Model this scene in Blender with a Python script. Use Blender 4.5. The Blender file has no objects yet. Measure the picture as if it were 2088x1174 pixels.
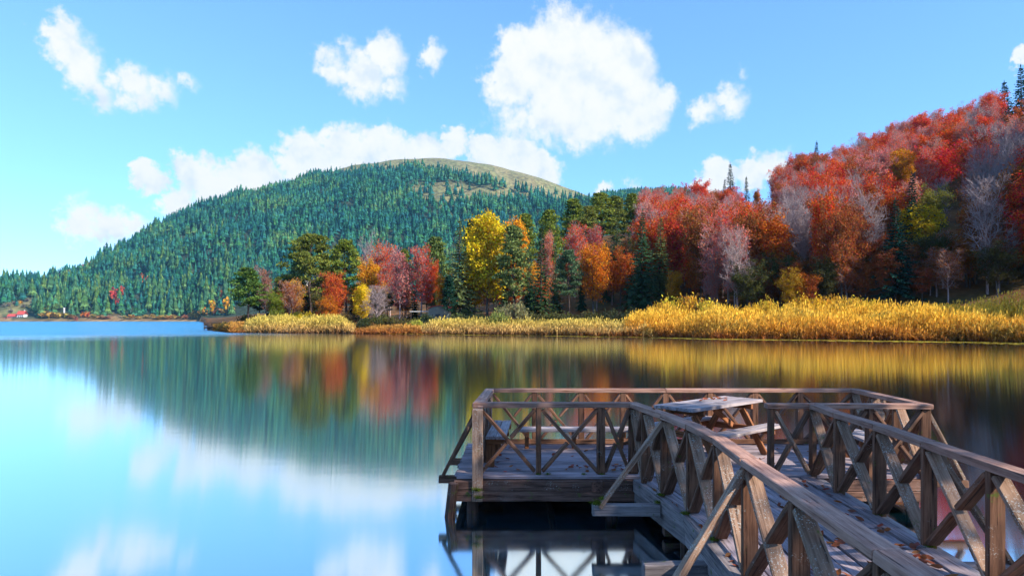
import bpy, bmesh, math, random
import numpy as np
from mathutils import Vector, Matrix

random.seed(7)
RNG = np.random.default_rng(11)
SC = bpy.context.scene
COL = SC.collection
F, CX, HY, CZ = 1392.0, 1044.0, 652.0, 2.683      # focal length in photo pixels, principal column, horizon row, eye height

# ------------------------------------------------------------------ camera
cam = bpy.data.objects.new('camera', bpy.data.cameras.new('camera'))
COL.objects.link(cam)
cam.location = (0, 0, CZ)
cam.rotation_euler = (math.radians(90), 0, 0)
cam.data.sensor_width = 36
cam.data.lens = 36 * F / 2088
cam.data.shift_y = (HY - 587) / 2088
cam.data.clip_start = 0.05
cam.data.clip_end = 20000
SC.camera = cam

# ------------------------------------------------------------------ light, sky, exposure
SUN_AZ, SUN_EL = math.radians(119), math.radians(33)     # clockwise from +Y: behind the camera on the right
sun = bpy.data.objects.new('sun', bpy.data.lights.new('sun', 'SUN'))
COL.objects.link(sun)
sun.data.energy = 5.0
sun.data.angle = math.radians(0.5)
sun.data.color = (1.0, 0.93, 0.82)
sd = Vector((math.sin(SUN_AZ) * math.cos(SUN_EL), math.cos(SUN_AZ) * math.cos(SUN_EL), math.sin(SUN_EL)))
sun.rotation_euler = sd.to_track_quat('Z', 'Y').to_euler()
sun.location = sd * 50

vs = SC.view_settings
vs.view_transform = 'Standard'
vs.look = 'None'
vs.exposure = 0.9
vs.gamma = 1
vs.use_curve_mapping = False
SC.render.engine = 'CYCLES'
cy = SC.cycles
cy.use_denoising = True
cy.use_adaptive_sampling = True
cy.adaptive_threshold = 0.02
cy.max_bounces = 5
cy.diffuse_bounces = 2
cy.glossy_bounces = 2
cy.transmission_bounces = 3
cy.transparent_max_bounces = 4
cy.volume_bounces = 0
cy.caustics_reflective = False
cy.caustics_refractive = False
cy.sample_clamp_indirect = 4

world = bpy.data.worlds.new('World')
SC.world = world
world.use_nodes = True
world.cycles.sampling_method = 'NONE'


class NT:
    """small helper to write node trees"""
    def __init__(s, tree):
        s.t = tree
        tree.nodes.clear()

    def n(s, kind, **kw):
        nd = s.t.nodes.new(kind)
        for k, v in kw.items():
            if k.startswith('i_'):
                nd.inputs[int(k[2:])].default_value = v
            else:
                setattr(nd, k, v)
        return nd

    def l(s, a, b):
        s.t.links.new(a, b)

    def put(s, v, sock):
        if isinstance(v, bpy.types.NodeSocket):
            s.t.links.new(v, sock)
        else:
            sock.default_value = v

    def m(s, op, a, b=0.0, c=0.0, clamp=False):
        nd = s.n('ShaderNodeMath', operation=op, use_clamp=clamp)
        for v, i in ((a, 0), (b, 1), (c, 2)):
            s.put(v, nd.inputs[i])
        return nd.outputs[0]

    def vm(s, op, a, b=None, scale=None):
        nd = s.n('ShaderNodeVectorMath', operation=op)
        s.put(a, nd.inputs[0])
        if b is not None:
            s.put(b, nd.inputs[1])
        if scale is not None:
            s.put(scale, nd.inputs['Scale'])
        return nd.outputs['Value'] if op in ('DISTANCE', 'LENGTH', 'DOT_PRODUCT') else nd.outputs[0]

    def noise(s, vec, scale, detail=4, rough=0.55, dist=0.0):
        nd = s.n('ShaderNodeTexNoise')
        s.put(vec, nd.inputs['Vector'])
        s.put(scale, nd.inputs['Scale'])
        nd.inputs['Detail'].default_value = detail
        nd.inputs['Roughness'].default_value = rough
        nd.inputs['Distortion'].default_value = dist
        return nd.outputs

    def smooth(s, v, a, b, c=0.0, d=1.0):
        nd = s.n('ShaderNodeMapRange', interpolation_type='SMOOTHSTEP')
        s.put(v, nd.inputs[0])
        for k, x in enumerate((a, b, c, d)):
            s.put(x, nd.inputs[k + 1])
        return nd.outputs[0]

    def mix(s, f, a, b, blend='MIX'):
        nd = s.n('ShaderNodeMix', data_type='RGBA', blend_type=blend)
        s.put(f, nd.inputs[0])
        for v, i in ((a, 6), (b, 7)):
            if isinstance(v, tuple) and len(v) == 3:
                v = v + (1,)
            s.put(v, nd.inputs[i])
        return nd.outputs[2]

    def ramp(s, f, stops):
        nd = s.n('ShaderNodeValToRGB')
        s.put(f, nd.inputs[0])
        e = nd.color_ramp.elements
        while len(e) < len(stops):
            e.new(0.5)
        for k, (p, c) in enumerate(stops):
            e[k].position = p
            e[k].color = tuple(c) + (1,) if len(c) == 3 else c
        return nd.outputs[0]


def px_dir(px, py):
    az = math.atan((px - CX) / F)
    el = math.atan((HY - py) / F * math.cos(az))
    return az, el


def build_world():
    w = NT(world.node_tree)
    out = w.n('ShaderNodeOutputWorld')
    sky = w.n('ShaderNodeTexSky', sky_type='NISHITA')
    sky.sun_disc = False
    sky.sun_elevation = SUN_EL
    sky.sun_rotation = SUN_AZ
    sky.altitude = 1300
    sky.air_density = 1.0
    sky.dust_density = 0.25
    sky.ozone_density = 1.0
    gm = w.n('ShaderNodeGamma')
    w.l(sky.outputs[0], gm.inputs[0])
    gm.inputs[1].default_value = 0.72
    tint = w.mix(1.0, gm.outputs[0], (.80, 1.29, 1.93), 'MULTIPLY')
    bg_sky = w.n('ShaderNodeBackground')
    w.l(tint, bg_sky.inputs[0])
    bg_sky.inputs[1].default_value = 0.14
    # cumulus: bodies gathered round directions in the sky, edges broken up by fractal noise
    co = w.n('ShaderNodeTexCoord').outputs['Generated']
    sx = w.n('ShaderNodeSeparateXYZ')
    w.l(co, sx.inputs[0])
    az = w.m('ARCTAN2', sx.outputs[0], sx.outputs[1])
    el = w.m('ARCSINE', sx.outputs[2])
    cb = w.n('ShaderNodeCombineXYZ')
    w.l(az, cb.inputs[0])
    w.l(el, cb.inputs[1])
    big = w.noise(co, 26, 4, 0.6)
    off = w.vm('SCALE', w.vm('SUBTRACT', big[1], (0.5, 0.5, 0.5)), scale=0.055)
    pos0 = w.vm('ADD', cb.outputs[0], off)
    fine = w.noise(co, 75, 8, 0.66)
    off2 = w.vm('SCALE', w.vm('SUBTRACT', fine[1], (0.5, 0.5, 0.5)), scale=0.028)
    pos = w.vm('MULTIPLY', w.vm('ADD', pos0, off2), (1, 1, 0))
    blobs = [  # column, row, radius in photo pixels, weight
        (1150, 140, 122, 1.3), (1220, 172, 128, 1.3), (1265, 138, 82, 1.2), (1060, 105, 56, 1.1), (1300, 220, 75, 1.2), (1035, 165, 62, 0.9), (1120, 225, 80, .8),
        (1060, 250, 72, .45), (1195, 220, 95, 1.1), (1350, 205, 38, .8),
        (700, 305, 62, 1.3), (780, 310, 64, 1.3), (620, 325, 64, 1.2), (860, 330, 66, 1.3), (920, 295, 36, 1.2), (985, 312, 48, 1.3), (1050, 325, 62, 1.3), (1105, 345, 48, 1.3),
        (500, 355, 58, 1.1), (395, 355, 48, 1.2), (300, 360, 38, 1.2), (440, 385, 60, 1.0), (540, 380, 60, 1.0), (360, 410, 46, .8), (430, 430, 50, .8), (700, 370, 90, 1.2),
        (120, 60, 44, .75), (135, 110, 52, .75), (175, 150, 56, .75), (205, 190, 40, .55), (275, 175, 52, .7), (330, 180, 38, .5), (375, 165, 22, .35),
        (675, 135, 44, .6), (740, 155, 60, .75), (785, 120, 48, .75), (800, 175, 38, .5), (710, 100, 26, .3),
        (880, 118, 32, .55), (1440, 225, 38, .6), (1490, 205, 40, .6), (1515, 145, 20, .25),
        (1465, 355, 44, 1.2), (1530, 350, 42, 1.2), (1580, 345, 38, .9), (1440, 385, 36, 1.1), (1610, 325, 26, .35),
        (170, 455, 48, .75), (225, 460, 50, .75), (270, 455, 34, .65), (200, 485, 36, .5), (150, 415, 24, .28),
        (2085, 125, 24, .9), (1235, 385, 22, .7), (1290, 392, 26, .6),
    ]
    dens = None
    for bx, by, r, wt in blobs:
        a0, e0 = px_dir(bx, by)
        rr = r / F * 1.03 * math.cos(a0)
        d = w.vm('DISTANCE', pos, (a0, e0, 0))
        v = w.m('MULTIPLY_ADD', d, -wt / rr, wt)
        dens = v if dens is None else w.m('SMOOTH_MAX', dens, v, 0.12)
    # the same fair weather carries on round the rest of the sky
    oth = w.noise(co, 4.5, 6, 0.55)
    side = w.smooth(w.m('ABSOLUTE', az), 0.70, 0.95)
    other = w.m('MULTIPLY', w.m('SUBTRACT', w.smooth(oth[0], 0.52, 0.72), 0.05), side)
    other = w.m('SUBTRACT', w.m('MULTIPLY_ADD', side, 1.0, -1.0), w.m('MULTIPLY', other, -1.0))
    dens = w.m('MAXIMUM', dens, w.m('SUBTRACT', other, 0.3))
    crisp = w.m('ADD', dens, w.m('MULTIPLY', w.m('SUBTRACT', fine[0], 0.5), 0.55))
    alpha = w.smooth(crisp, 0.0, 0.48)
    lit = w.noise(w.vm('ADD', co, (0.012, -0.005, 0.022)), 26, 4, 0.6)          # the same billows seen from slightly towards the sun
    rel = w.m('ADD', w.m('SUBTRACT', big[0], lit[0]), w.m('MULTIPLY', w.m('SUBTRACT', fine[0], 0.5), 0.10))
    body = w.ramp(w.m('ADD', w.m('MULTIPLY', rel, 1.1), 0.5), [(0.22, (.76, .85, .96)), (0.48, (.95, .97, 1.0)), (0.66, (1.0, .995, .985))])
    bg_c = w.n('ShaderNodeBackground')
    w.l(body, bg_c.inputs[0])
    bg_c.inputs[1].default_value = 0.56
    mx = w.n('ShaderNodeMixShader')
    w.l(alpha, mx.inputs[0])
    w.l(bg_sky.outputs[0], mx.inputs[1])
    w.l(bg_c.outputs[0], mx.inputs[2])
    w.l(mx.outputs[0], out.inputs[0])


build_world()


# ------------------------------------------------------------------ helpers
def new_mat(name):
    m = bpy.data.materials.new(name)
    m.use_nodes = True
    t = NT(m.node_tree)
    out = t.n('ShaderNodeOutputMaterial')
    return m, t, out


def principled(t, out, col, rough=0.8, spec=0.3, bump=None, bstr=0.3, bdist=0.01):
    p = t.n('ShaderNodeBsdfPrincipled')
    if isinstance(col, tuple) and len(col) == 3:
        col = col + (1,)
    t.put(col, p.inputs['Base Color'])
    t.put(rough, p.inputs['Roughness'])
    p.inputs['Specular IOR Level'].default_value = spec
    if bump is not None:
        b = t.n('ShaderNodeBump')
        b.inputs['Strength'].default_value = bstr
        b.inputs['Distance'].default_value = bdist
        t.l(bump, b.inputs['Height'])
        t.l(b.outputs[0], p.inputs['Normal'])
    t.l(p.outputs[0], out.inputs[0])
    return p


def np_mesh(name, verts, faces, mat=None, smooth=False):
    """faces: (n,3) or (n,4) int array or a list of such arrays"""
    me = bpy.data.meshes.new(name)
    verts = np.asarray(verts, dtype=np.float32)
    fl = faces if isinstance(faces, list) else [faces]
    fl = [np.asarray(f, dtype=np.int32) for f in fl if len(f)]
    nl = sum(f.size for f in fl)
    npoly = sum(len(f) for f in fl)
    me.vertices.add(len(verts))
    me.vertices.foreach_set('co', verts.ravel())
    me.loops.add(nl)
    me.loops.foreach_set('vertex_index', np.concatenate([f.ravel() for f in fl]))
    me.polygons.add(npoly)
    tot = np.concatenate([np.full(len(f), f.shape[1], np.int32) for f in fl])
    st = np.concatenate([[0], np.cumsum(tot)[:-1]]).astype(np.int32)
    me.polygons.foreach_set('loop_start', st)
    me.polygons.foreach_set('loop_total', tot)
    if smooth:
        me.polygons.foreach_set('use_smooth', np.ones(npoly, bool))
    me.update(calc_edges=True)
    if mat:
        me.materials.append(mat)
    return me


def link(name, data, parent=None, loc=None, rot=None, scale=None):
    o = bpy.data.objects.new(name, data)
    COL.objects.link(o)
    if parent:
        o.parent = parent
    if loc is not None:
        o.location = loc
    if rot is not None:
        o.rotation_euler = rot
    if scale is not None:
        o.scale = scale
    return o


def tag(o, label=None, cat=None, group=None, kind=None):
    if label:
        o['label'] = label
    if cat:
        o['category'] = cat
    if group:
        o['group'] = group
    if kind:
        o['kind'] = kind
    return o


def fbm(x, y, scale, octaves=4, seed=0):
    r = np.random.default_rng(seed)
    v = 0
    amp = 1.0
    s = scale
    for _ in range(octaves):
        for _k in range(3):
            a = r.uniform(0, 2 * math.pi)
            p = r.uniform(0, 2 * math.pi, 2)
            v = v + amp / 3 * np.sin((x * math.cos(a) + y * math.sin(a)) / s * 2 * math.pi + p[0]
                                     + 1.3 * np.sin((x * math.sin(a) - y * math.cos(a)) / s * 3.1 + p[1]))
        amp *= .5
        s *= .5
    return v


# ------------------------------------------------------------------ terrain heights
def col_px(px, Ds, foot, near, valley, ridge):
    a = math.atan((px - CX) / F)
    k = 1 / math.cos(a)
    return (a, Ds * k, (foot[0] * k, foot[1]), (near[0] * k, near[1]), (valley[0] * k, valley[1]), (ridge[0] * k, ridge[1]))


def gz(D, y):     # height of a ridge seen in photo row y at depth D
    return CZ + (HY - y) / F * D


def col_deg(deg, Rs, foot, near, valley, ridge):
    return (math.radians(deg), Rs, foot, near, valley, ridge)


COLS = [
    col_deg(-181, 4, (20, 2.5), (60, 6), (300, 12), (1500, 60)),
    col_deg(-140, 12, (30, 2.5), (60, 6), (300, 12), (1500, 60)),
    col_deg(-120, 300, (330, 3), (400, 6), (500, 12), (1500, 60)),
    col_deg(-90, 900, (940, 4), (1000, 8), (1100, 12), (1800, 90)),
    col_deg(-60, 1250, (1300, 5), (1350, 8), (1450, 12), (2000, 100)),
    col_px(-200, 1170, (1195, 4), (1215, 9), (1280, 30), (1700, gz(1700, 590))),
    col_px(0, 1150, (1170, 4), (1195, 12), (1290, 38), (1700, gz(1700, 588))),
    col_px(100, 1150, (1170, 4), (1195, 10), (1270, 30), (1700, gz(1700, 585))),
    col_px(180, 1150, (1170, 4), (1195, 7), (1230, 18), (1800, gz(1800, 552))),
    col_px(300, 1150, (1170, 4), (1190, 6), (1230, 16), (1900, gz(1900, 480))),
    col_px(408, 1150, (1170, 4), (1190, 6), (1230, 16), (2050, gz(2050, 430))),
    col_px(420, 178, (200, 1.0), (400, 1.2), (1150, 6), (2070, gz(2070, 427))),
    col_px(470, 142, (160, 1.5), (230, 2.2), (1150, 8), (2130, gz(2130, 410))),
    col_px(600, 138, (165, 2.2), (240, 4), (1150, 20), (2250, gz(2250, 380))),
    col_px(650, 138, (165, 2.2), (240, 4), (1150, 20), (2300, gz(2300, 359))),
    col_px(700, 137, (165, 2.4), (240, 5), (1150, 25), (2400, gz(2400, 341))),
    col_px(800, 132, (165, 2.4), (240, 5), (1150, 35), (2550, gz(2550, 325))),
    col_px(900, 128, (160, 2.5), (240, 6), (1150, 40), (2600, gz(2600, 322))),
    col_px(1000, 123, (155, 2.5), (240, 10), (1150, 45), (2600, gz(2600, 335))),
    col_px(1100, 119, (150, 2.5), (240, 18), (1150, 60), (2550, gz(2550, 362))),
    col_px(1180, 115, (148, 2.5), (250, 28), (1150, 70), (2500, gz(2500, 392))),
    col_px(1225, 113, (145, 2.5), (260, 34), (1100, 80), (2500, gz(2500, 410))),
    col_px(1300, 110, (140, 3), (280, gz(280, 465)), (1000, 60), (3000, gz(3000, 401))),
    col_px(1400, 104, (132, 3), (300, gz(300, 462)), (900, 50), (3000, gz(3000, 401))),
    col_px(1450, 100, (128, 3.5), (320, gz(320, 452)), (900, 50), (3000, 420)),
    col_px(1550, 97, (122, 4), (330, gz(330, 436)), (900, 40), (3000, 100)),
    col_px(1650, 94, (118, 4.5), (330, gz(330, 380)), (900, 40), (3000, 100)),
    col_px(1760, 92, (114, 5), (330, gz(330, 352)), (900, 40), (3000, 100)),
    col_px(1850, 89, (110, 5), (320, gz(320, 318)), (900, 40), (3000, 100)),
    col_px(1950, 86, (107, 5), (310, gz(310, 292)), (900, 40), (3000, 100)),
    col_px(2088, 81, (102, 6), (290, gz(290, 236)), (900, 40), (3000, 100)),
    col_deg(48, 96, (118, 7), (255, 90), (900, 60), (3000, 100)),
    col_deg(58, 90, (110, 8), (205, 90), (900, 60), (3000, 100)),
    col_deg(68, 84, (104, 7), (190, 62), (900, 60), (3000, 100)),
    col_deg(80, 70, (92, 6), (210, 24), (900, 50), (3000, 100)),
    col_deg(95, 45, (60, 4), (210, 22), (900, 40), (3000, 100)),
    col_deg(115, 18, (40, 3), (200, 12), (600, 20), (1500, 60)),
    col_deg(140, 6, (20, 2.5), (60, 6), (300, 12), (1500, 60)),
    col_deg(181, 4, (20, 2.5), (60, 6), (300, 12), (1500, 60)),
]
_A = np.array([c[0] for c in COLS])
_RK = np.array([[max(c[1] - 14, 1), c[1], c[2][0] * .25 + c[1] * .75, c[2][0], c[3][0], c[4][0], c[5][0], 8000] for c in COLS])
_ZK = np.array([[-1.8, -0.05, min(0.9, c[2][1]), c[2][1], c[3][1], c[4][1], c[5][1], c[5][1] * .55] for c in COLS])


def height(X, Y):
    X = np.asarray(X, float)
    Y = np.asarray(Y, float)
    a = np.arctan2(X, Y)
    R = np.hypot(X, Y)
    rk = [np.interp(a, _A, _RK[:, k]) for k in range(8)]
    zk = [np.interp(a, _A, _ZK[:, k]) for k in range(8)]
    z = np.full(R.shape, -1.8)
    for k in range(7):
        t = np.clip((R - rk[k]) / np.maximum(rk[k + 1] - rk[k], 1e-3), 0, 1)
        if k == 5:
            t = 0.62 * t + 0.38 * np.sin(t * math.pi / 2)      # the main hill rounds off towards its top
        z = np.where(R >= rk[k], zk[k] + (zk[k + 1] - zk[k]) * t, z)
    rough = fbm(X, Y, 260, 3, 5) * np.clip((R - 1250) / 300, 0, 1) * 15 + fbm(X, Y, 45, 3, 6) * np.clip((R - 120) / 80, 0, 1) * np.clip(z / 20, 0, 1) * .8
    bald = np.clip((R - 2150) / 200, 0, 1)
    z = z + rough * (1 - .8 * bald)
    ad = np.abs(np.degrees(a))
    rb = np.interp(np.degrees(a), [-181, -110, -70, 42, 56, 68, 80, 96, 110, 181], [40, 12, 4.6, 4.6, 7.0, 22, 34, 46, 60, 60])
    zb = 1.05 - 2.8 * np.clip((R - rb * .45) / (rb * .55), 0, 1) ** 1.3
    zb = np.where(Y < 0, zb + np.clip(-Y / 10, 0, 1) * .8, zb)
    near = R < np.where(ad > 96, 300, 60)
    return np.where(near, np.maximum(z, zb), z)


def hz(x, y):
    return float(height(np.array([x]), np.array([y]))[0])


def proj(X, Y, Z):
    return CX + F * X / Y, HY - F * (Z - CZ) / Y


def in_clearing(px, py):
    e1 = ((px - 920) / 92) ** 2 + ((py - 393) / 20) ** 2
    e2 = ((px - 1010) / 75) ** 2 + ((py - 396 - (px - 1010) * .12) / 12) ** 2
    e3 = ((px - 40) / 75) ** 2 + ((py - 628 + (px - 40) * .2) / 13) ** 2
    return (e1 < 1) | (e2 < 1) | (e3 < 1)


FOREST_X = [600, 640, 700, 760, 850, 930, 1050, 1150, 1225]
FOREST_Y = [300, 362, 362, 351, 344, 358, 388, 413, 419]


def is_bald(px, py):
    return (py < np.interp(px, FOREST_X, FOREST_Y)) & (px > 600) & (px < 1225)


def build_ground():
    fr = np.radians(np.arange(-41, 41.01, 0.2))
    left = np.radians(np.arange(-180, -41, 1.5))
    right = np.radians(np.arange(42, 180.1, 1.5))
    A = np.concatenate([left, fr, right])
    R = np.concatenate([np.geomspace(.6, 60, 34)[:-1], np.arange(60, 200, 2.5), np.arange(200, 420, 6), np.geomspace(420, 3200, 66), [3800, 5000, 8000]])
    AA, RR = np.meshgrid(A, R, indexing='ij')
    X = RR * np.sin(AA)
    Y = RR * np.cos(AA)
    Z = height(X, Y)
    na, nr = AA.shape
    idx = np.arange(na * nr).reshape(na, nr)
    q = np.stack([idx[:-1, :-1], idx[1:, :-1], idx[1:, 1:], idx[:-1, 1:]], -1).reshape(-1, 4)
    q = q[:, ::-1]
    V = np.stack([X, Y, Z], -1).reshape(-1, 3)
    me = np_mesh('ground', V, q, None, True)
    # ground cover: leaf litter in the near woods, forest floor on the far hill, dry grass on the summit and clearings
    x, y, z = V.T
    r = np.hypot(x, y)
    yy = np.where(y > 1, y, 1)
    px, py = proj(x, yy, z)
    c = np.tile(np.array([.075, .05, .022]), (len(V), 1))
    far = r > 1100
    c[far] = (.035, .05, .03)
    n1 = fbm(x, y, 70, 3, 9)[:, None] * .5 + .5
    grass = np.array([.225, .18, .085]) * (1 - n1) + np.array([.16, .17, .065]) * n1
    b = far & (y > 1) & (is_bald(px, py - 3) | in_clearing(px, py))
    c[b] = grass[b]
    litter = (~far) & (r > 100)
    n2 = np.clip(fbm(x, y, 14, 3, 10)[:, None] * .6 + .5, 0, 1)
    lit = np.array([.20, .075, .025]) * n2 + np.array([.075, .06, .02]) * (1 - n2)
    c[litter] = lit[litter]
    shore = far & (z < 5.5)
    c[shore] = (.30, .19, .09)
    bank = r < 60
    c[bank] = (.09, .075, .045)
    at = me.color_attributes.new('cover', 'FLOAT_COLOR', 'POINT')
    at.data.foreach_set('color', np.concatenate([c, np.ones((len(c), 1))], 1).astype(np.float32).ravel())
    m, t, out = new_mat('ground_cover')
    a = t.n('ShaderNodeAttribute', attribute_name='cover')
    co = t.n('ShaderNodeNewGeometry').outputs['Position']
    st = t.vm('MULTIPLY', co, (1, .25, 1))
    n = t.noise(st, .09, 6, .65)[0]
    n3 = t.noise(co, .9, 5, .6)[0]
    f = t.m('MULTIPLY', t.smooth(n, .3, .72, .42, 1.45), t.smooth(n3, .2, .8, .75, 1.25))
    col = t.vm('SCALE', a.outputs[0], scale=f)
    principled(t, out, col, .95, .1, n3, .6, .3)
    me.materials.append(m)
    tag(link('ground', me), kind='structure')


build_ground()


def build_water():
    xs = [-6000, 6000]
    ys = [-400, 4000]
    V = [(xs[0], ys[0], 0), (xs[1], ys[0], 0), (xs[1], ys[1], 0), (xs[0], ys[1], 0)]
    m, t, out = new_mat('lake_water')
    pos = t.n('ShaderNodeNewGeometry').outputs['Position']
    sp = t.n('ShaderNodeSeparateXYZ')
    t.l(pos, sp.inputs[0])
    # a light wind ruffles the open lake on the far left; the sheltered bay stays glassy
    wob = t.noise(t.vm('MULTIPLY', pos, (.012, .03, 0)), 1.0, 3, .5)[0]
    line = t.m('ADD', sp.outputs[1], t.m('MULTIPLY', wob, 60))
    ruff = t.m('MULTIPLY', t.smooth(line, 110, 170), t.smooth(sp.outputs[0], -22, -78))
    streak = t.noise(t.vm('MULTIPLY', pos, (.05, .35, 0)), 1.0, 5, .6)[0]
    ripple = t.noise(t.vm('MULTIPLY', pos, (.6, 2.2, 0)), 1.0, 3, .55)[0]
    bump = t.n('ShaderNodeBump')
    bump.inputs['Distance'].default_value = 0.05
    t.l(t.m('MULTIPLY', ruff, 0.45), bump.inputs['Strength'])
    t.l(ripple, bump.inputs['Height'])
    calm = t.noise(t.vm('MULTIPLY', pos, (.5, 1.6, 0)), 1.3, 2, .5)[0]
    bump2 = t.n('ShaderNodeBump')
    bump2.inputs['Distance'].default_value = 0.012
    bump2.inputs['Strength'].default_value = 0.05
    t.l(calm, bump2.inputs['Height'])
    t.l(bump.outputs[0], bump2.inputs['Normal'])
    gl = t.n('ShaderNodeBsdfAnisotropic', distribution='GGX')
    gl.inputs['Color'].default_value = (.87, .97, 1.0, 1)
    rough = t.m('ADD', 0.043, t.m('MULTIPLY', ruff, t.smooth(streak, .35, .65, .08, .20)))
    t.l(rough, gl.inputs['Roughness'])
    gl.inputs['Anisotropy'].default_value = 0.8
    cb = t.n('ShaderNodeCombineXYZ')
    cb.inputs[0].default_value = 1.0
    t.l(cb.outputs[0], gl.inputs['Tangent'])
    t.l(bump2.outputs[0], gl.inputs['Normal'])
    df = t.n('ShaderNodeBsdfDiffuse')
    t.l(t.mix(ruff, (.004, .07, .11), (.0, .24, .44)), df.inputs['Color'])  # blue sky mirrored by the ruffled water is painted into its diffuse colour
    lw = t.n('ShaderNodeFresnel')
    lw.inputs[0].default_value = 1.33
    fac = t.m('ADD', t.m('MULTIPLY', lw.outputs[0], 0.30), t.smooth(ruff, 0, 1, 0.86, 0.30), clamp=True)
    mx = t.n('ShaderNodeMixShader')
    t.l(fac, mx.inputs[0])
    t.l(df.outputs[0], mx.inputs[1])
    t.l(gl.outputs[0], mx.inputs[2])
    t.l(mx.outputs[0], out.inputs[0])
    me = np_mesh('lake', V, np.array([[0, 1, 2, 3]]), m)
    tag(link('lake', me), kind='structure')


build_water()


# ------------------------------------------------------------------ vegetation materials
def leaf_material(name, trans=0.3, spread=0.35, base=None, hue=.05):
    m, t, out = new_mat(name)
    oi = t.n('ShaderNodeObjectInfo')
    ge = t.n('ShaderNodeNewGeometry')
    rnd = ge.outputs['Random Per Island']
    colr = oi.outputs['Color'] if base is None else base
    hs = t.n('ShaderNodeHueSaturation')
    t.put(colr if base is None else base + (1,), hs.inputs['Color'])
    t.l(t.m('MULTIPLY_ADD', rnd, hue, .5 - hue / 2), hs.inputs['Hue'])
    t.l(t.m('MULTIPLY_ADD', t.m('FRACT', t.m('MULTIPLY', rnd, 17.3)), 2 * spread, 1 - spread), hs.inputs['Value'])
    d = t.n('ShaderNodeBsdfDiffuse')
    tr = t.n('ShaderNodeBsdfTranslucent')
    t.l(hs.outputs[0], d.inputs[0])
    t.l(hs.outputs[0], tr.inputs[0])
    mx = t.n('ShaderNodeMixShader')
    mx.inputs[0].default_value = trans
    t.l(d.outputs[0], mx.inputs[1])
    t.l(tr.outputs[0], mx.inputs[2])
    t.l(mx.outputs[0], out.inputs[0])
    return m


def bark_material(name, a, b):
    m, t, out = new_mat(name)
    co = t.n('ShaderNodeTexCoord').outputs['Object']
    n = t.noise(t.vm('MULTIPLY', co, (3, 3, .7)), 2.0, 5, .6)[0]
    principled(t, out, t.mix(t.smooth(n, .35, .65), a, b), .9, .1)
    return m


M_LEAF = leaf_material('autumn_leaves', .35, .30)
M_NEEDLE = leaf_material('needles', .30, .40)
M_BARK = bark_material('bark', (.06, .045, .038), (.15, .12, .105))
M_TWIG = bark_material('pale_twigs', (.25, .18, .17), (.42, .33, .32))
M_PINEBARK = bark_material('pine_bark', (.035, .026, .024), (.11, .075, .06))


# ------------------------------------------------------------------ tree meshes
def quads_random(centers, sx, sy, rng, flat=0.0, axis=None):
    """one leaf-shaped quad per centre; flat>0 keeps them near horizontal; axis gives the long direction"""
    n = len(centers)
    if axis is None:
        axis = rng.normal(size=(n, 3))
    axis = axis / np.linalg.norm(axis, axis=1, keepdims=True)
    up = rng.normal(size=(n, 3)) * (1 - flat) + np.array([0, 0, 1.0]) * flat
    side = np.cross(axis, up)
    side /= np.maximum(np.linalg.norm(side, axis=1, keepdims=True), 1e-6)
    sx = np.broadcast_to(sx, (n,))[:, None]
    sy = np.broadcast_to(sy, (n,))[:, None]
    bend = np.cross(side, axis) * sx * .18
    p0 = centers - axis * sx
    p1 = centers + side * sy + bend
    p2 = centers + axis * sx
    p3 = centers - side * sy + bend
    V = np.stack([p0, p1, p2, p3], 1).reshape(-1, 3)
    Q = np.arange(4 * n).reshape(-1, 4)
    return V, Q


def prisms(segs, sides=3):
    """segs: list of (p0,p1,r0,r1)"""
    p0 = np.array([s[0] for s in segs])
    p1 = np.array([s[1] for s in segs])
    r0 = np.array([s[2] for s in segs])[:, None]
    r1 = np.array([s[3] for s in segs])[:, None]
    d = p1 - p0
    d /= np.maximum(np.linalg.norm(d, axis=1, keepdims=True), 1e-6)
    ref = np.where(np.abs(d[:, 2:3]) > .9, np.array([[1.0, 0, 0]]), np.array([[0, 0, 1.0]]))
    u = np.cross(d, ref)
    u /= np.linalg.norm(u, axis=1, keepdims=True)
    v = np.cross(d, u)
    V = []
    for k in range(sides):
        a = 2 * math.pi * k / sides
        o = u * math.cos(a) + v * math.sin(a)
        V.append(p0 + o * r0)
        V.append(p1 + o * r1)
    V = np.stack(V, 1)
    n = len(segs)
    base = (np.arange(n) * 2 * sides)[:, None]
    Q = np.concatenate([base + np.array([[2 * k, 2 * ((k + 1) % sides), 2 * ((k + 1) % sides) + 1, 2 * k + 1]]) for k in range(sides)])
    return V.reshape(-1, 3), Q


def unit(v):
    v = np.asarray(v, float)
    return v / max(np.linalg.norm(v), 1e-9)


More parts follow.
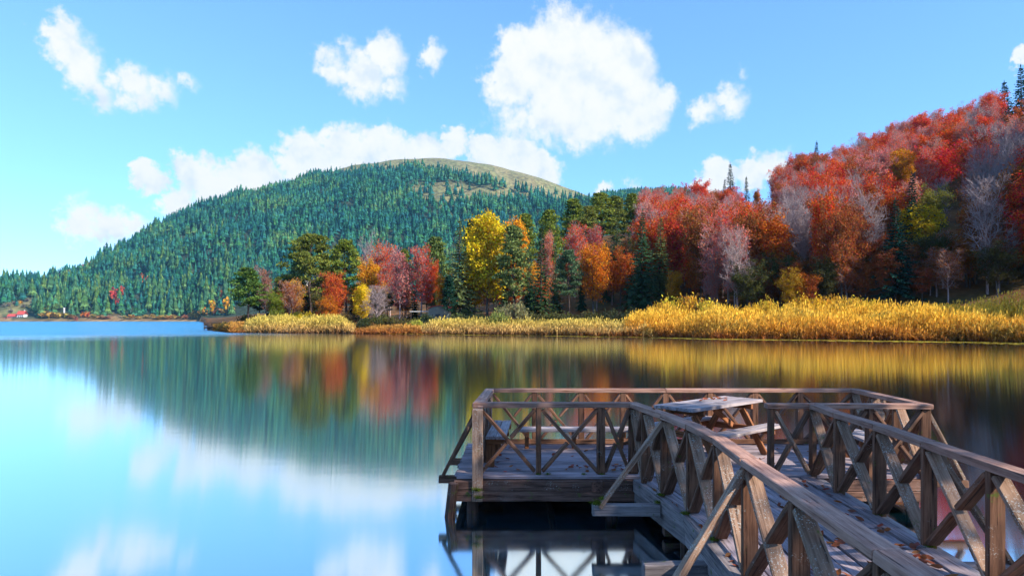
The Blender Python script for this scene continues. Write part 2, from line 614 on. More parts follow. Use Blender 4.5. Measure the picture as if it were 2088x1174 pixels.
def broadleaf(rng, h=16.0, spread=4.2, clear=0.25, leaves=9, leaf=.30, ball=.75, upright=.55, fine=False):
    """a tapered trunk with limbs, branches and twigs; leaves gather round the twig ends"""
    segs = []
    tips = []
    pts = [np.array([0, 0, -0.6])]
    for k in range(5):
        pts.append(np.array([rng.normal() * .13 * k, rng.normal() * .13 * k, h * .82 * (k + 1) / 5]))
    rad = np.linspace(h * .018, h * .004, 6)
    for k in range(5):
        segs.append((pts[k], pts[k + 1], rad[k], rad[k + 1]))
    nl = 17
    for i in range(nl):
        f = clear + (0.80 - clear) * (i + rng.random() * .6) / nl
        z = f * h
        k = min(int(f / .82 * 5), 4)
        t = f / .82 * 5 - k
        p = pts[k] * (1 - t) + pts[k + 1] * t
        az = i * 2.4 + rng.normal() * .4
        g = (f - clear) / (1 - clear)
        reach = spread * (0.62 + .62 * math.sin(min(1, g + .18) * math.pi * .86)) * rng.uniform(.75, 1.15)
        el = upright + .35 * g + rng.normal() * .1
        d = np.array([math.cos(az) * math.cos(el), math.sin(az) * math.cos(el), math.sin(el)])
        r = h * .007 * (1.1 - g * .6)
        L = reach / 3
        for s in range(3):
            q = p + d * L
            segs.append((p, q, r * (1 - s * .28), r * (1 - (s + 1) * .28)))
            for b in range(3 if s else 2):
                a2 = rng.normal(size=3) * .75 + d * .9 + np.array([0, 0, .25])
                a2 = unit(a2)
                st = p + (q - p) * rng.random()
                l2 = reach * rng.uniform(.22, .40)
                e2 = st + a2 * l2
                segs.append((st, e2, r * .4, r * .16))
                for c in range(4):
                    a3 = unit(a2 + rng.normal(size=3) * .8 + np.array([0, 0, .35]))
                    s3 = st + (e2 - st) * rng.uniform(.35, 1)
                    e3 = s3 + a3 * l2 * rng.uniform(.4, .8)
                    segs.append((s3, e3, r * .16, .012))
                    tips.append(e3)
                    if fine:
                        for c4 in range(4):
                            a4 = unit(a3 + rng.normal(size=3) * .6 + np.array([0, 0, .4]))
                            s4 = s3 + (e3 - s3) * rng.uniform(.3, 1)
                            segs.append((s4, s4 + a4 * l2 * rng.uniform(.3, .7), .018, .008))
            d = unit(d + np.array([0, 0, .22]) + rng.normal(size=3) * .14)
            p = q
    # leader twigs at the top
    for c in range(14):
        a3 = unit(np.array([rng.normal() * .5, rng.normal() * .5, 1]))
        s3 = pts[5] - np.array([0, 0, rng.uniform(0, h * .12)])
        e3 = s3 + a3 * h * rng.uniform(.08, .18)
        segs.append((s3, e3, .03, .012))
        tips.append(e3)
    tv, tq = prisms(segs)
    tips = np.array(tips)
    lv = lq = None
    if leaves:
        n = len(tips) * leaves
        cc = np.repeat(tips, leaves, 0) + rng.normal(size=(n, 3)) * ball * np.array([.62, .62, .5])
        lv, lq = quads_random(cc, leaf * rng.uniform(.7, 1.25, n), leaf * .62 * rng.uniform(.7, 1.2, n), rng, flat=.35)
    return tv, tq, lv, lq


def fir(rng, h=18.0, rmax=2.9, clear=0.06, droop=.35, dens=1.25):
    segs = [(np.array([0, 0, -.5]), np.array([0, 0, h * .5]), h * .013, h * .008), (np.array([0, 0, h * .5]), np.array([0, 0, h]), h * .008, .02)]
    C, AX, SX, SY = [], [], [], []
    z = h * clear
    while z < h * .985:
        g = (z - h * clear) / (h * (1 - clear))
        R = rmax * (1 - g) ** .95 * rng.uniform(.72, 1.15) + .06
        nb = int(6 + 3 * (1 - g))
        a0 = rng.random() * 6.28
        for b in range(nb):
            if rng.random() < .08:
                continue
            az = a0 + 2 * math.pi * b / nb + rng.normal() * .18
            L = R * rng.uniform(.7, 1.15)
            dr = droop * (1 - g) * rng.uniform(.5, 1.3) - .25 * g
            d = np.array([math.cos(az), math.sin(az), 0])
            tip = d * L + np.array([0, 0, z - dr * L])
            if rng.random() < .5:
                segs.append((np.array([0, 0, z]), tip * .98 + np.array([0, 0, .02]), .035, .01))
            ns = max(2, int(L / .42 * dens))
            for s in range(ns):
                f = (s + .7) / ns
                c = np.array([0, 0, z]) + (tip - np.array([0, 0, z])) * f + np.array([0, 0, -.12 * math.sin(f * 3)])
                w = (.22 + .28 * (1 - f)) * rng.uniform(.7, 1.2) * (1.1 - .62 * g)
                for sgn in (-1, 1):
                    ax = d * rng.uniform(.6, 1) + np.array([-d[1], d[0], 0]) * sgn * rng.uniform(.4, 1.0) + np.array([0, 0, -.35 * (1 - g) + rng.normal() * .3])
                    ax = unit(ax)
                    C.append(c + ax * w * .8)
                    AX.append(ax)
                    SX.append(w * 1.15)
                    SY.append(w * .55)
        z += (.36 + .30 * (1 - g)) * h / 18 * rng.uniform(.8, 1.15)
    C.append(np.array([0, 0, h]))
    AX.append(np.array([0, 0, 1.0]))
    SX.append(.5)
    SY.append(.1)
    tv, tq = prisms(segs, 5)
    lv, lq = quads_random(np.array(C), np.array(SX), np.array(SY), rng, .45, np.array(AX))
    return tv, tq, lv, lq


def pine(rng, h=18.0, spread=3.4, clear=.35, clumps=62, per=62, round_top=.6):
    segs = []
    pts = [np.array([0, 0, -.5])]
    lean = rng.normal(size=2) * .25
    for k in range(5):
        f = (k + 1) / 5
        pts.append(np.array([lean[0] * f + rng.normal() * .1, lean[1] * f + rng.normal() * .1, h * .95 * f]))
    rad = np.linspace(h * .014, h * .004, 6)
    for k in range(5):
        segs.append((pts[k], pts[k + 1], rad[k], rad[k + 1]))
    C = []
    AX = []
    for i in range(clumps):
        f = clear + (1 - clear) * ((i + rng.random()) / clumps)
        g = (f - clear) / (1 - clear)
        k = min(int(f / .95 * 5), 4)
        t = min(f / .95 * 5 - k, 1)
        p = pts[k] * (1 - t) + pts[k + 1] * t
        az = i * 2.4 + rng.normal() * .5
        prof = (1 - g ** (1.2 + 2 * round_top)) * (.55 + .45 * min(1, g * 4))
        L = spread * (prof * rng.uniform(.55, 1.1) + .12)
        el = .15 + .5 * g + rng.normal() * .12
        d = np.array([math.cos(az) * math.cos(el), math.sin(az) * math.cos(el), math.sin(el)])
        tip = p + d * L
        segs.append((p, tip, h * .004 * (1.1 - g * .6), .015))
        if rng.random() < .3 and g < .2:
            continue
        nn = int(per * rng.uniform(.6, 1.3))
        rr = (.42 + .22 * L / spread) * h / 18 * 1.7
        th = rng.normal(size=(nn, 3))
        th /= np.linalg.norm(th, axis=1, keepdims=True)
        rad_ = rng.random(nn) ** .5
        off = th * rad_[:, None] * np.array([1.2, 1.2, .5]) * rr
        C.append(tip - d * rr * .4 + off)
        AX.append(th * .7 + np.array([0, 0, .55]) + rng.normal(size=(nn, 3)) * .35)
        # a lighter second tuft half-way along the limb
        n2 = nn // 3
        th = rng.normal(size=(n2, 3)) * np.array([.6, .6, .28]) * rr * .8
        C.append(p + d * L * .55 + th)
        AX.append(rng.normal(size=(n2, 3)) + np.array([0, 0, .6]))
    C = np.concatenate(C)
    AX = np.concatenate(AX)
    n = len(C)
    tv, tq = prisms(segs, 5)
    lv, lq = quads_random(C, .32 * rng.uniform(.7, 1.2, n), .15 * rng.uniform(.7, 1.3, n), rng, .3, AX)
    return tv, tq, lv, lq


class Kind:
    """one tree shape: shared meshes for trunk and crown"""
    def __init__(s, name, gen, bark, leafmat, h):
        tv, tq, lv, lq = gen
        s.h = h
        s.trunk = np_mesh(name + '_trunk', tv, tq, bark)
        s.crown = np_mesh(name + '_crown', lv, lq, leafmat) if lv is not None else None


def _k(fn, seed, name, bark, leafmat, h, **kw):
    return Kind(name, fn(np.random.default_rng(seed), h=h, **kw), bark, leafmat, h)


BEECH = [_k(broadleaf, 20 + i, 'beech', M_BARK, M_LEAF, 16.0, spread=sp, leaves=15, leaf=.215, upright=u) for i, (sp, u) in enumerate([(4.2, .75), (4.6, .65), (3.8, .9), (4.4, .7)])]
THIN = [_k(broadleaf, 40 + i, 'thin_beech', M_TWIG, M_LEAF, 16.0, spread=sp, leaves=7, leaf=.19, upright=.9, fine=True) for i, sp in enumerate([4.0, 4.6, 3.6])]
BARE = [_k(broadleaf, 50 + i, 'bare_beech', M_TWIG, M_LEAF, 16.0, spread=sp, leaves=0, upright=.9, fine=True) for i, sp in enumerate([4.0, 4.6])]
ASPEN = [_k(broadleaf, 60, 'aspen', M_BARK, M_LEAF, 16.0, spread=3.3, leaves=20, clear=.22, leaf=.24, ball=.85, upright=.75)]
FIR = [_k(fir, 70, 'fir', M_PINEBARK, M_NEEDLE, 18.0, rmax=3.9), _k(fir, 71, 'fir', M_PINEBARK, M_NEEDLE, 18.0, rmax=3.2, droop=.45), _k(fir, 72, 'fir', M_PINEBARK, M_NEEDLE, 18.0, rmax=4.2, clear=.1)]
THINFIR = [_k(fir, 75, 'thin_fir', M_PINEBARK, M_NEEDLE, 18.0, rmax=3.2, dens=.75, clear=.12)]
PINE = [_k(pine, 80, 'pine', M_PINEBARK, M_NEEDLE, 18.0, spread=4.6, clear=.30, round_top=1.0, clumps=78), _k(pine, 81, 'pine', M_PINEBARK, M_NEEDLE, 18.0, spread=3.2, clear=.25, round_top=.1),
        _k(pine, 82, 'pine', M_PINEBARK, M_NEEDLE, 18.0, spread=3.6, clear=.35, round_top=.5), _k(pine, 83, 'pine', M_PINEBARK, M_NEEDLE, 18.0, spread=2.6, clear=.3, round_top=.2, clumps=54)]

DEC = {'beech': BEECH, 'thin': THIN, 'bare': BARE, 'aspen': ASPEN, 'fir': FIR, 'thinfir': THINFIR, 'pine': PINE}
NAME = {'beech': 'beech_tree', 'thin': 'half_bare_tree', 'bare': 'bare_tree', 'aspen': 'aspen_tree', 'fir': 'fir_tree', 'thinfir': 'fir_tree', 'pine': 'pine_tree'}


def jit(c, s=.12):
    return tuple(max(.002, v * random.uniform(1 - s, 1 + s)) for v in c) + (1,)


def plant(kind, x, y, h, col, label, group=None, var=None, wide=1.0, cat='tree', z=None, name=None):
    ks = DEC[kind]
    k = ks[(random.randrange(len(ks)) if var is None else var) % len(ks)]
    s = h / k.h
    root = link(name or NAME[kind], None, None, (x, y, hz(x, y) if z is None else z), (random.gauss(0, .02), random.gauss(0, .02), random.uniform(0, 6.28)), (s * wide, s * wide, s))
    root.empty_display_size = .5
    tag(root, label, cat, group)
    link('trunk', k.trunk, root)
    if k.crown:
        c = link('crown', k.crown, root)
        c.color = col if len(col) == 4 else jit(col)
    return root


RED = (.63, .085, .028)
SCARLET = (.64, .105, .018)
PINK = (.62, .185, .13)
ORANGE = (.62, .19, .018)
AMBER = (.66, .30, .020)
YELLOW = (.74, .50, .020)
RUSSET = (.34, .10, .03)
OLIVE = (.14, .16, .03)
PINEG = (.175, .225, .036)
FIRG = (.030, .085, .045)
DARKG = (.026, .065, .038)


def at_px(px, D):
    return (px - CX) / F * D, D


def plant_px(kind, px, ytop, D, col, label, group=None, var=None, wide=1.0):
    x, y = at_px(px, D)
    g = hz(x, y)
    h = gz(D, ytop) - g
    return plant(kind, x, y, h, col, label, group, var, wide)


def rank_labels(objs, marks, text, most=3):
    """objs of one look: the few nearest to each landmark are named after it, the others keep their common label"""
    for name, (mx_, my_) in marks:
        near = sorted(objs, key=lambda o: (o.location.x - mx_) ** 2 + (o.location.y - my_) ** 2)[:most]
        for k, o in enumerate(near):
            if o.get('named') or (o.location.x - mx_) ** 2 + (o.location.y - my_) ** 2 > 40 ** 2 * (1 if my_ < 600 else 9):
                continue
            o['named'] = 1
            o['label'] = text.format(('nearest', 'second nearest', 'third nearest')[k], name)
    for o in objs:
        if 'named' in o:
            del o['named']


# ---- the trees on the wooded point, each set where it stands
PT = [
    ('pine', 508, 545, 152, (.13, .19, .04), 'green pine beside the small jetty at the tip of the point', 2, 1.5),
    ('thin', 542, 553, 158, (.34, .16, .10), 'pinkish brown thin-leaved tree between two pines near the jetty', 0, .8),
    ('pine', 568, 562, 172, OLIVE, 'olive green pine behind the pinkish brown thin-leaved tree', 1, 1.0),
    ('beech', 560, 600, 150, (.22, .22, .03), 'low yellow-green tree behind the reeds below the olive pine', 1, .9),
    ('pine', 632, 476, 160, (.165, .215, .036), 'broad spreading green pine in front of the steep-roofed cabin', 0, 1.15),
    ('pine', 606, 520, 176, DARKG, 'dark pine half hidden behind the broad spreading pine', 1, 1.0),
    ('pine', 706, 487, 166, PINEG, 'green pine right beside the broad spreading pine, above the orange-red tree', 2, 1.1),
    ('beech', 682, 566, 148, (.52, .11, .025), 'orange-red tree under the green pines beside the yellow reeds', 0, .95),
    ('beech', 668, 612, 144, ORANGE, 'small orange tree low behind the reeds beneath the orange-red tree', 1, 1.1),
    ('aspen', 737, 585, 146, YELLOW, 'small bright yellow tree beside the grey bare tree', 0, .9),
    ('beech', 752, 542, 162, AMBER, 'amber tree rising behind the small bright yellow tree', 2, .9),
    ('thin', 772, 512, 172, SCARLET, 'tall scarlet thin-leaved tree beside the amber tree', 1, .8),
    ('bare', 744, 492, 205, (1, 1, 1), 'tall grey bare tree against the fir hill above the amber tree', 0, .7),
    ('bare', 768, 590, 141, (1, 1, 1), 'low spreading grey bare tree in front of the scarlet tree', 1, 1.7),
    ('thin', 815, 520, 158, PINK, 'rose pink thin-leaved tree with a pale trunk in the middle of the point', 0, .95),
    ('thin', 795, 518, 182, (.40, .10, .08), 'faded rose tree behind the rose pink tree', 2, .9),
    ('thin', 858, 520, 157, RED, 'red thin-leaved tree beside the hut', 1, .85),
    ('beech', 872, 545, 170, (.62, .08, .02), 'bright scarlet tree behind the hut', 3, .6),
    ('pine', 828, 505, 212, PINEG, 'small green pine top showing behind the rose trees', 1, .8),
    ('pine', 880, 482, 205, (.14, .20, .05), 'green pine behind the hut between red tree and tall fir', 2, 1.1),
    ('beech', 905, 568, 164, AMBER, 'amber-orange tree glowing behind the hut roof', 1, .9),
    ('beech', 890, 590, 172, ORANGE, 'low orange tree behind the hut', 2, 1.0),
    ('fir', 937, 447, 152, (.15, .19, .065), 'tall pale-tipped fir beside the golden aspen', 2, 1.0),
    ('pine', 966, 445, 185, DARKG, 'dark pine behind the golden aspen', 3, 1.0),
    ('pine', 918, 560, 148, DARKG, 'low dark pine at the right side of the hut', 1, 1.0),
    ('aspen', 993, 446, 155, YELLOW, 'tall golden yellow aspen between two pines', 0, .98),
    ('aspen', 968, 520, 157, (.70, .42, .02), 'smaller golden tree leaning against the tall golden aspen', 0, .8),
    ('pine', 1048, 457, 150, (.17, .22, .07), 'grey-green pine right beside the golden aspen', 1, 1.15),
    ('pine', 1070, 433, 190, PINEG, 'green pine standing behind the grey-green pine', 3, 1.1),
    ('aspen', 1046, 458, 175, AMBER, 'yellow-orange tree top behind the grey-green pine', 0, .7),
    ('beech', 1030, 560, 165, ORANGE, 'orange tree low between golden aspen and grey-green pine', 0, 1.0),
    ('thinfir', 1102, 455, 143, (.040, .070, .028), 'slender dark open-branched fir standing alone before the orange trees', 0, .95),
    ('pine', 1121, 428, 195, (.19, .25, .04), 'bright green pine behind the slender dark fir', 2, 1.0),
    ('thin', 1116, 482, 180, (.52, .16, .09), 'salmon pink tree behind the slender dark fir', 0, .7),
    ('beech', 1082, 545, 168, AMBER, 'amber tree behind the slender dark fir', 3, .9),
    ('pine', 1160, 508, 146, (.10, .18, .075), 'blue-green low pine between the slender fir and the amber beech', 2, .95),
    ('thin', 1172, 473, 172, RED, 'red tree behind the blue-green low pine', 1, .75),
    ('thin', 1213, 470, 180, (.45, .07, .05), 'crimson tree above the amber beech', 2, 1.0),
    ('beech', 1209, 514, 148, (.66, .24, .02), 'amber beech in front of the crimson tree', 0, 1.0),
    ('beech', 1265, 522, 152, (.50, .14, .02), 'burnt orange beech between amber beech and the big fir', 1, 1.0),
    ('pine', 1172, 403, 215, PINEG, 'tall green pine on the rise behind the red tree', 1, 1.45),
    ('pine', 1200, 418, 205, (.20, .24, .05), 'yellow-green pine beside the tall green pine on the rise', 3, 1.45),
    ('pine', 1229, 393, 220, PINEG, 'upper green pine on the rise above the crimson tree', 2, 1.45),
    ('pine', 1257, 398, 222, (.21, .25, .045), 'sunlit yellow-green pine on the rise beside the upper green pine', 1, 1.45),
    ('pine', 1291, 393, 225, PINEG, 'green pine on the rise next to the first red slope trees', 3, 1.45),
    ('fir', 1262, 443, 172, (.09, .13, .05), 'grey-green fir behind the burnt orange beech', 0, .95),
    ('fir', 1307, 427, 146, (.055, .11, .055), 'big dark blue-green fir standing before the red trees', 0, 1.05),
    ('fir', 1344, 443, 150, (.15, .185, .06), 'broad grey-green fir right beside the big dark fir', 2, 1.05),
    ('aspen', 1372, 508, 158, AMBER, 'yellow-orange tree between broad fir and bright red beech', 0, .85),
    ('beech', 1375, 560, 140, AMBER, 'low amber tree at the foot of the broad fir', 0, .9),
    ('beech', 1405, 468, 150, (.60, .04, .02), 'bright red beech beside the mauve bare tree', 2, .95),
    ('beech', 1418, 530, 140, (.58, .12, .018), 'orange-red beech low in front of the bright red beech', 0, .95),
    ('bare', 1465, 508, 132, (1, 1, 1), 'mauve-grey bare tree standing alone behind the yellow shrubs', 0, 1.05),
    ('thin', 1450, 560, 130, PINK, 'small rose sapling beside the mauve-grey bare tree', 1, .9),
]
PT += [
    ('fir', 952, 500, 162, FIRG, 'dark narrow fir squeezed between tall pale-tipped fir and golden aspen', 1, .75),
    ('fir', 1026, 492, 160, (.05, .095, .045), 'narrow green fir between golden aspen and grey-green pine', 1, .75),
    ('fir', 1080, 500, 158, FIRG, 'narrow dark fir between grey-green pine and slender dark fir', 0, .7),
    ('fir', 1134, 500, 158, (.06, .105, .045), 'narrow green fir between slender dark fir and blue-green low pine', 1, .75),
    ('fir', 1186, 520, 156, FIRG, 'narrow dark fir between blue-green low pine and amber beech', 1, .7),
    ('fir', 1238, 490, 160, (.06, .105, .05), 'narrow green fir between amber beech and burnt orange beech', 0, .7),
    ('fir', 1284, 470, 158, (.05, .095, .045), 'narrow dark green fir standing close beside the big dark fir', 1, .8),
    ('fir', 898, 535, 178, FIRG, 'narrow dark fir behind the hut roof', 1, .8),
    ('pine', 660, 520, 184, (.12, .17, .04), 'slim pine showing between the two broad pines', 3, .9),
]
for k, px, yt, D, col, lab, var, wide in PT:
    plant_px(k, px, yt, D, col, lab, None, var, wide)

# understorey between the trunks of the point: short dark-trunked trees, all alike
under = {}
for i in range(80):
    px = random.uniform(560, 1440)
    D = random.uniform(152, 200)
    x, y = at_px(px, D)
    un, uc = random.choice([('orange', ORANGE), ('russet', RUSSET), ('rust-red', (.45, .12, .03)), ('amber', AMBER), ('olive-brown', (.12, .11, .03)), ('russet', RUSSET)])
    o = plant(random.choice(['beech', 'thin']), x, y, random.uniform(5.5, 9.5), uc,
          'low %s tree in the shade between the trunks of the point' % un, 'understorey trees on the wooded point', None, 1.1, name='understorey_tree')
    under.setdefault(un, []).append(o)
PMARK = [(nm, at_px(p, d)) for nm, p, d in [('broad spreading pine', 632, 160), ('orange-red tree', 682, 148), ('small bright yellow tree', 737, 146), ('rose pink tree', 815, 158), ('hut', 896, 150), ('tall pale-tipped fir', 937, 152), ('golden aspen', 993, 155),
         ('grey-green pine', 1048, 150), ('slender dark fir', 1102, 143), ('blue-green low pine', 1160, 146), ('amber beech', 1209, 148), ('burnt orange beech', 1265, 152), ('big dark blue-green fir', 1307, 146), ('broad grey-green fir', 1344, 150), ('bright red beech', 1405, 150), ('cabin', 622, 180)]]
for un, objs in under.items():
    rank_labels(objs, PMARK, 'low ' + un + ' tree {} to the {}')

for px, D, h, k in [(530, 165, 9, 'pine'), (548, 162, 8, 'fir'), (585, 168, 11, 'pine'), (592, 158, 8, 'fir'), (612, 170, 10, 'pine'), (655, 172, 11, 'fir'), (690, 176, 12, 'pine'), (722, 170, 9, 'fir'), (790, 176, 9, 'pine'), (845, 172, 9, 'fir'), (870, 182, 11, 'pine')]:
    x, y = at_px(px, D)
    plant(k, x, y, h, (.035, .062, .028), 'short dark evergreen added to darken the gaps between the trees of the point', 'dark evergreens on the wooded point', None, 1.5, name='understorey_fir')  # dark trees added to stand in for the deep shade between the trees

# ---- the red slope on the right: named trees first
SL = [
    ('aspen', 1834, 312, 262, AMBER, 'round amber-yellow tree high on the red slope', 0, 1.4, 14),
    ('fir', 1858, 352, 212, (.018, .06, .038), 'taller of two dark firs on the red slope below the amber tree', 0, 1.0, 19),
    ('fir', 1826, 405, 190, (.018, .06, .038), 'shorter of two dark firs on the red slope', 2, 1.1, 17),
    ('aspen', 1882, 425, 186, (.66, .40, .02), 'yellow-orange tree beside the two dark firs', 0, 1.2, 12),
    ('beech', 1902, 395, 215, (.24, .24, .04), 'olive-yellow tree behind the yellow-orange tree by the firs', 1, 1.0, 12),
    ('beech', 1913, 308, 240, (.62, .05, .025), 'big round bright red tree beside the amber-yellow tree', 1, 1.5, 14),
    ('beech', 1833, 505, 122, (.10, .15, .03), 'olive green leafy tree at the foot of the shaded slope', 3, 1.1, None),
    ('fir', 1661, 288, 325, (.018, .055, .04), 'dark fir top on the crest of the red slope', 1, 1.1, None),
    ('fir', 1491, 333, 330, (.018, .055, .04), 'dark pointed fir standing up from the crest before the low cloud', 1, 1.1, None),
    ('fir', 1472, 365, 332, (.018, .055, .04), 'smallest dark fir on the crest before the low cloud', 1, .9, None),
    ('thinfir', 1522, 360, 330, (.03, .06, .04), 'thin ragged fir on the crest right of the pointed fir', 0, 1.1, None),
    ('beech', 1541, 393, 262, (.66, .20, .02), 'small orange tree among the mauve bare trees of the slope', 2, .8, 12),
    ('beech', 1580, 455, 128, (.50, .15, .02), 'orange-brown beech at the foot of the red slope', 0, 1.0, None),
    ('beech', 1610, 560, 116, (.45, .22, .02), 'short yellow-brown beech below the orange-brown beech', 1, 1.0, None),
    ('beech', 2066, 225, 262, (.64, .15, .02), 'orange tree near the top of the slope under the leaning fir', 1, 1.1, 13),
    ('fir', 2050, 165, 285, (.018, .055, .04), 'big dark fir on the top of the slope above the orange tree', 2, 1.3, 19),
    ('fir', 2085, 135, 280, (.018, .055, .04), 'dark fir highest on the slope behind the big dark fir', 1, 1.2, 19),
]
taken = []
guard = []
sunny = []
LANDPOS = []
for k, px, yt, D, col, lab, var, wide, _h in SL:
    if _h:
        ds = np.arange(340, 104, -1.0)
        hs = gz(ds, yt) - height((px - CX) / F * ds, ds)
        j = np.argmax(hs >= _h) if (hs >= _h).any() else int(np.argmax(hs))
        D = float(ds[j])
    x, y = at_px(px, D)
    plant_px(k, px, yt, D, col, lab, None, var, wide)
    taken.append((x, y))
    LANDPOS.append((lab, (x, y)))
    if 'amber-yellow tree high' in lab or 'yellow-orange' in lab or 'big round' in lab:
        sunny.append((x, y))
    guard.append((px, D, 40 if 'big round' in lab else 24, yt + (95 if k == 'fir' and D < 250 else 60 if D < 300 else 30)))

# ---- the red slope: the wood itself
WOOD = [
    ('beech', RED, 'red beech among the trees of the wooded slope'),
    ('beech', SCARLET, 'orange-red beech among the trees of the wooded slope'),
    ('thin', (.66, .115, .045), 'thin crimson tree with pale twigs on the wooded slope'),
    ('thin', PINK, 'thin rose tree with pale twigs on the wooded slope'),
    ('bare', (1, 1, 1), 'leafless mauve-grey tree on the wooded slope'),
    ('beech', RUSSET, 'brown-leaved beech among the trees of the wooded slope'),
]
SHORT = ['round amber-yellow tree', 'taller dark fir on the slope', 'shorter dark fir on the slope', 'yellow-orange tree by the firs', 'olive-yellow tree by the firs', 'big round bright red tree', 'olive green tree at the slope foot', 'lone fir on the crest',
         'pointed fir on the crest', 'smallest fir on the crest', 'thin ragged fir on the crest', 'small orange slope tree', 'orange-brown beech at the slope foot', 'short yellow-brown beech', 'orange tree near the hilltop', 'big dark fir on the hilltop', 'highest dark fir']


bylook = {}
pts = []
tries = 0
while len(pts) < 440 and tries < 90000:
    tries += 1
    px = random.uniform(1310, 2150)
    lo = float(np.interp(px, [1310, 1500, 2150], [165, 120, 104]))
    hi = float(np.interp(px, [1310, 1500, 1800, 2150], [285, 325, 332, 292]))
    D = math.sqrt(random.uniform(lo * lo, hi * hi))
    x, y = at_px(px, D)
    md = 4.1 + (D - 110) * .014
    if any((x - a) ** 2 + (y - b) ** 2 < md * md for a, b in pts) or any((x - a) ** 2 + (y - b) ** 2 < 25 for a, b in taken):
        continue
    g = hz(x, y)
    hgt = random.uniform(12.5, 17.5)
    _, pt = proj(x, y, g + hgt)
    if any(D < d2 - 3 and abs(px - p2) < w2 + 3.6 / D * F and pt < b2 for p2, d2, w2, b2 in guard):
        continue
    if any(0 < (x - a) * .875 - (y - b) * .485 < 24 and abs((x - a) * .485 + (y - b) * .875) < 5.5 for a, b in sunny):
        continue
    pts.append((x, y))
    _, pyg = proj(x, y, g)
    low = pyg > 560
    patch = float(fbm(np.array([x]), np.array([y]), 60, 2, 31)[0])
    w = [2.0, 1.6, 3.0, 2.8, 2.0, .4]
    if patch > .3:
        w = [1.2, 1, 2.2, 2.6, 3.4, .5]
    if px > 1880 and not low:
        w = [.9, .8, 1.8, 2.0, 4.6, .5]
    if low:
        w = [1.2, 2.0, 1.2, .8, 1.8, 3.2]
    kind, col, lab = random.choices(WOOD, w)[0]
    o = plant(kind, x, y, hgt, col, lab, 'trees of the wooded slope', None, random.uniform(.72, 1.0))
    bylook.setdefault(lab, []).append(o)

for lab, objs in bylook.items():
    rank_labels(objs, list(zip(SHORT, [(o[1]) for o in LANDPOS])), lab.split(' among')[0].split(' on the')[0].split(' with')[0] + ' {} to the {}')

# low growth closes the foot of the slope
lowt = {}
for i in range(60):
    px = random.uniform(1480, 2140)
    D = float(np.interp(px, [1480, 2140], [124, 106])) + random.uniform(-4, 8)
    x, y = at_px(px, D)
    un, uc = random.choice([('russet', RUSSET), ('rust-brown', (.34, .10, .03)), ('olive-brown', (.10, .09, .03)), ('burnt orange', (.42, .12, .02))])
    o = plant(random.choice(['beech', 'beech', 'thin']), x, y, random.uniform(5, 9), uc, 'low %s tree at the foot of the wooded slope' % un, 'low trees at the foot of the slope', None, 1.3, name='understorey_tree')
    lowt.setdefault(un, []).append(o)
for un, objs in lowt.items():
    rank_labels(objs, [('mauve-grey bare tree', at_px(1465, 132)), ('olive green tree at the slope foot', at_px(1833, 122)), ('orange-brown beech', at_px(1580, 128)), ('short yellow-brown beech', at_px(1610, 116))], 'low ' + un + ' tree {} to the {}')

# the slope goes on outside the picture to the right; its wood shades the foot of the slope
for i in range(30):
    a = math.radians(random.uniform(40, 70))
    R = random.uniform(120, 225)
    x, y = R * math.sin(a), R * math.cos(a)
    plant('beech', x, y, random.uniform(15, 19), RED, 'beech further along the wooded slope', 'trees further along the wooded slope', None, 1.2, name='slope_tree')
# trees on the bank behind the viewer that shade the landing stage
for x, y, h, v, wd, kd in [(12, 3.6, 11, 0, .9, 'thin'), (10.5, -3.0, 11, 2, .9, 'thin'), (22, 4.2, 15, 0, .9, 'thin'), (16.5, .2, 11, 1, .65, 'thin'), (18, -5.5, 14, 2, .9, 'thin')]:
    plant(kd, x, y, h, (.40, .14, .03), 'rust-leaved beech on the near bank', 'trees on the near bank', v, wd)


# ------------------------------------------------------------------ firs of the far hill
def hill_fir(rng, tiers=6, n=7):
    V, T = [], []
    for k in range(tiers):
        f = k / tiers
        zb = .10 + f * .84
        zt = min(zb + .34 * (1 - f * .45), 1.0)
        r = .185 * (1 - f) ** 1.05 + .014
        base = len(V)
        V.append((rng.normal() * .006, rng.normal() * .006, zt))
        for i in range(n * 2):
            a = 2 * math.pi * (i + rng.random() * .5) / (n * 2)
            rr = r * (1.15 if i % 2 == 0 else .5) * rng.uniform(.8, 1.2)
            V.append((math.cos(a) * rr, math.sin(a) * rr, zb + (-.02 if i % 2 == 0 else .035) + rng.normal() * .008))
        for i in range(n * 2):
            T.append((base, base + 1 + i, base + 1 + (i + 1) % (n * 2)))
    base = len(V)
    for s in (0, 1, 2):
        V.append((math.cos(s * 2.1) * .012, math.sin(s * 2.1) * .012, -.03))
    V.append((0, 0, .3))
    for s in range(3):
        T.append((base + s, base + (s + 1) % 3, base + 3))
    return np.array(V), np.array(T)


def hill_round(rng):
    c = rng.normal(size=(60, 3))
    c /= np.linalg.norm(c, axis=1, keepdims=True)
    c = c * (rng.random((60, 1)) ** .4) * np.array([.30, .30, .36]) + np.array([0, 0, .58])
    V, Q = quads_random(c, .11, .08, rng)
    T = np.concatenate([Q[:, :3], Q[:, [0, 2, 3]]])
    b = len(V)
    V = np.concatenate([V, [(.02, 0, 0), (-.01, .017, 0), (-.01, -.017, 0), (0, 0, .6)]])
    T = np.concatenate([T, [(b, b + 1, b + 3), (b + 1, b + 2, b + 3), (b + 2, b, b + 3)]])
    return V, T


M_HILL = leaf_material('hill_needles', .1, .45)
M_HILLMASS = leaf_material('hill_needles_mass', .1, .6, (.026, .120, .072), .12)


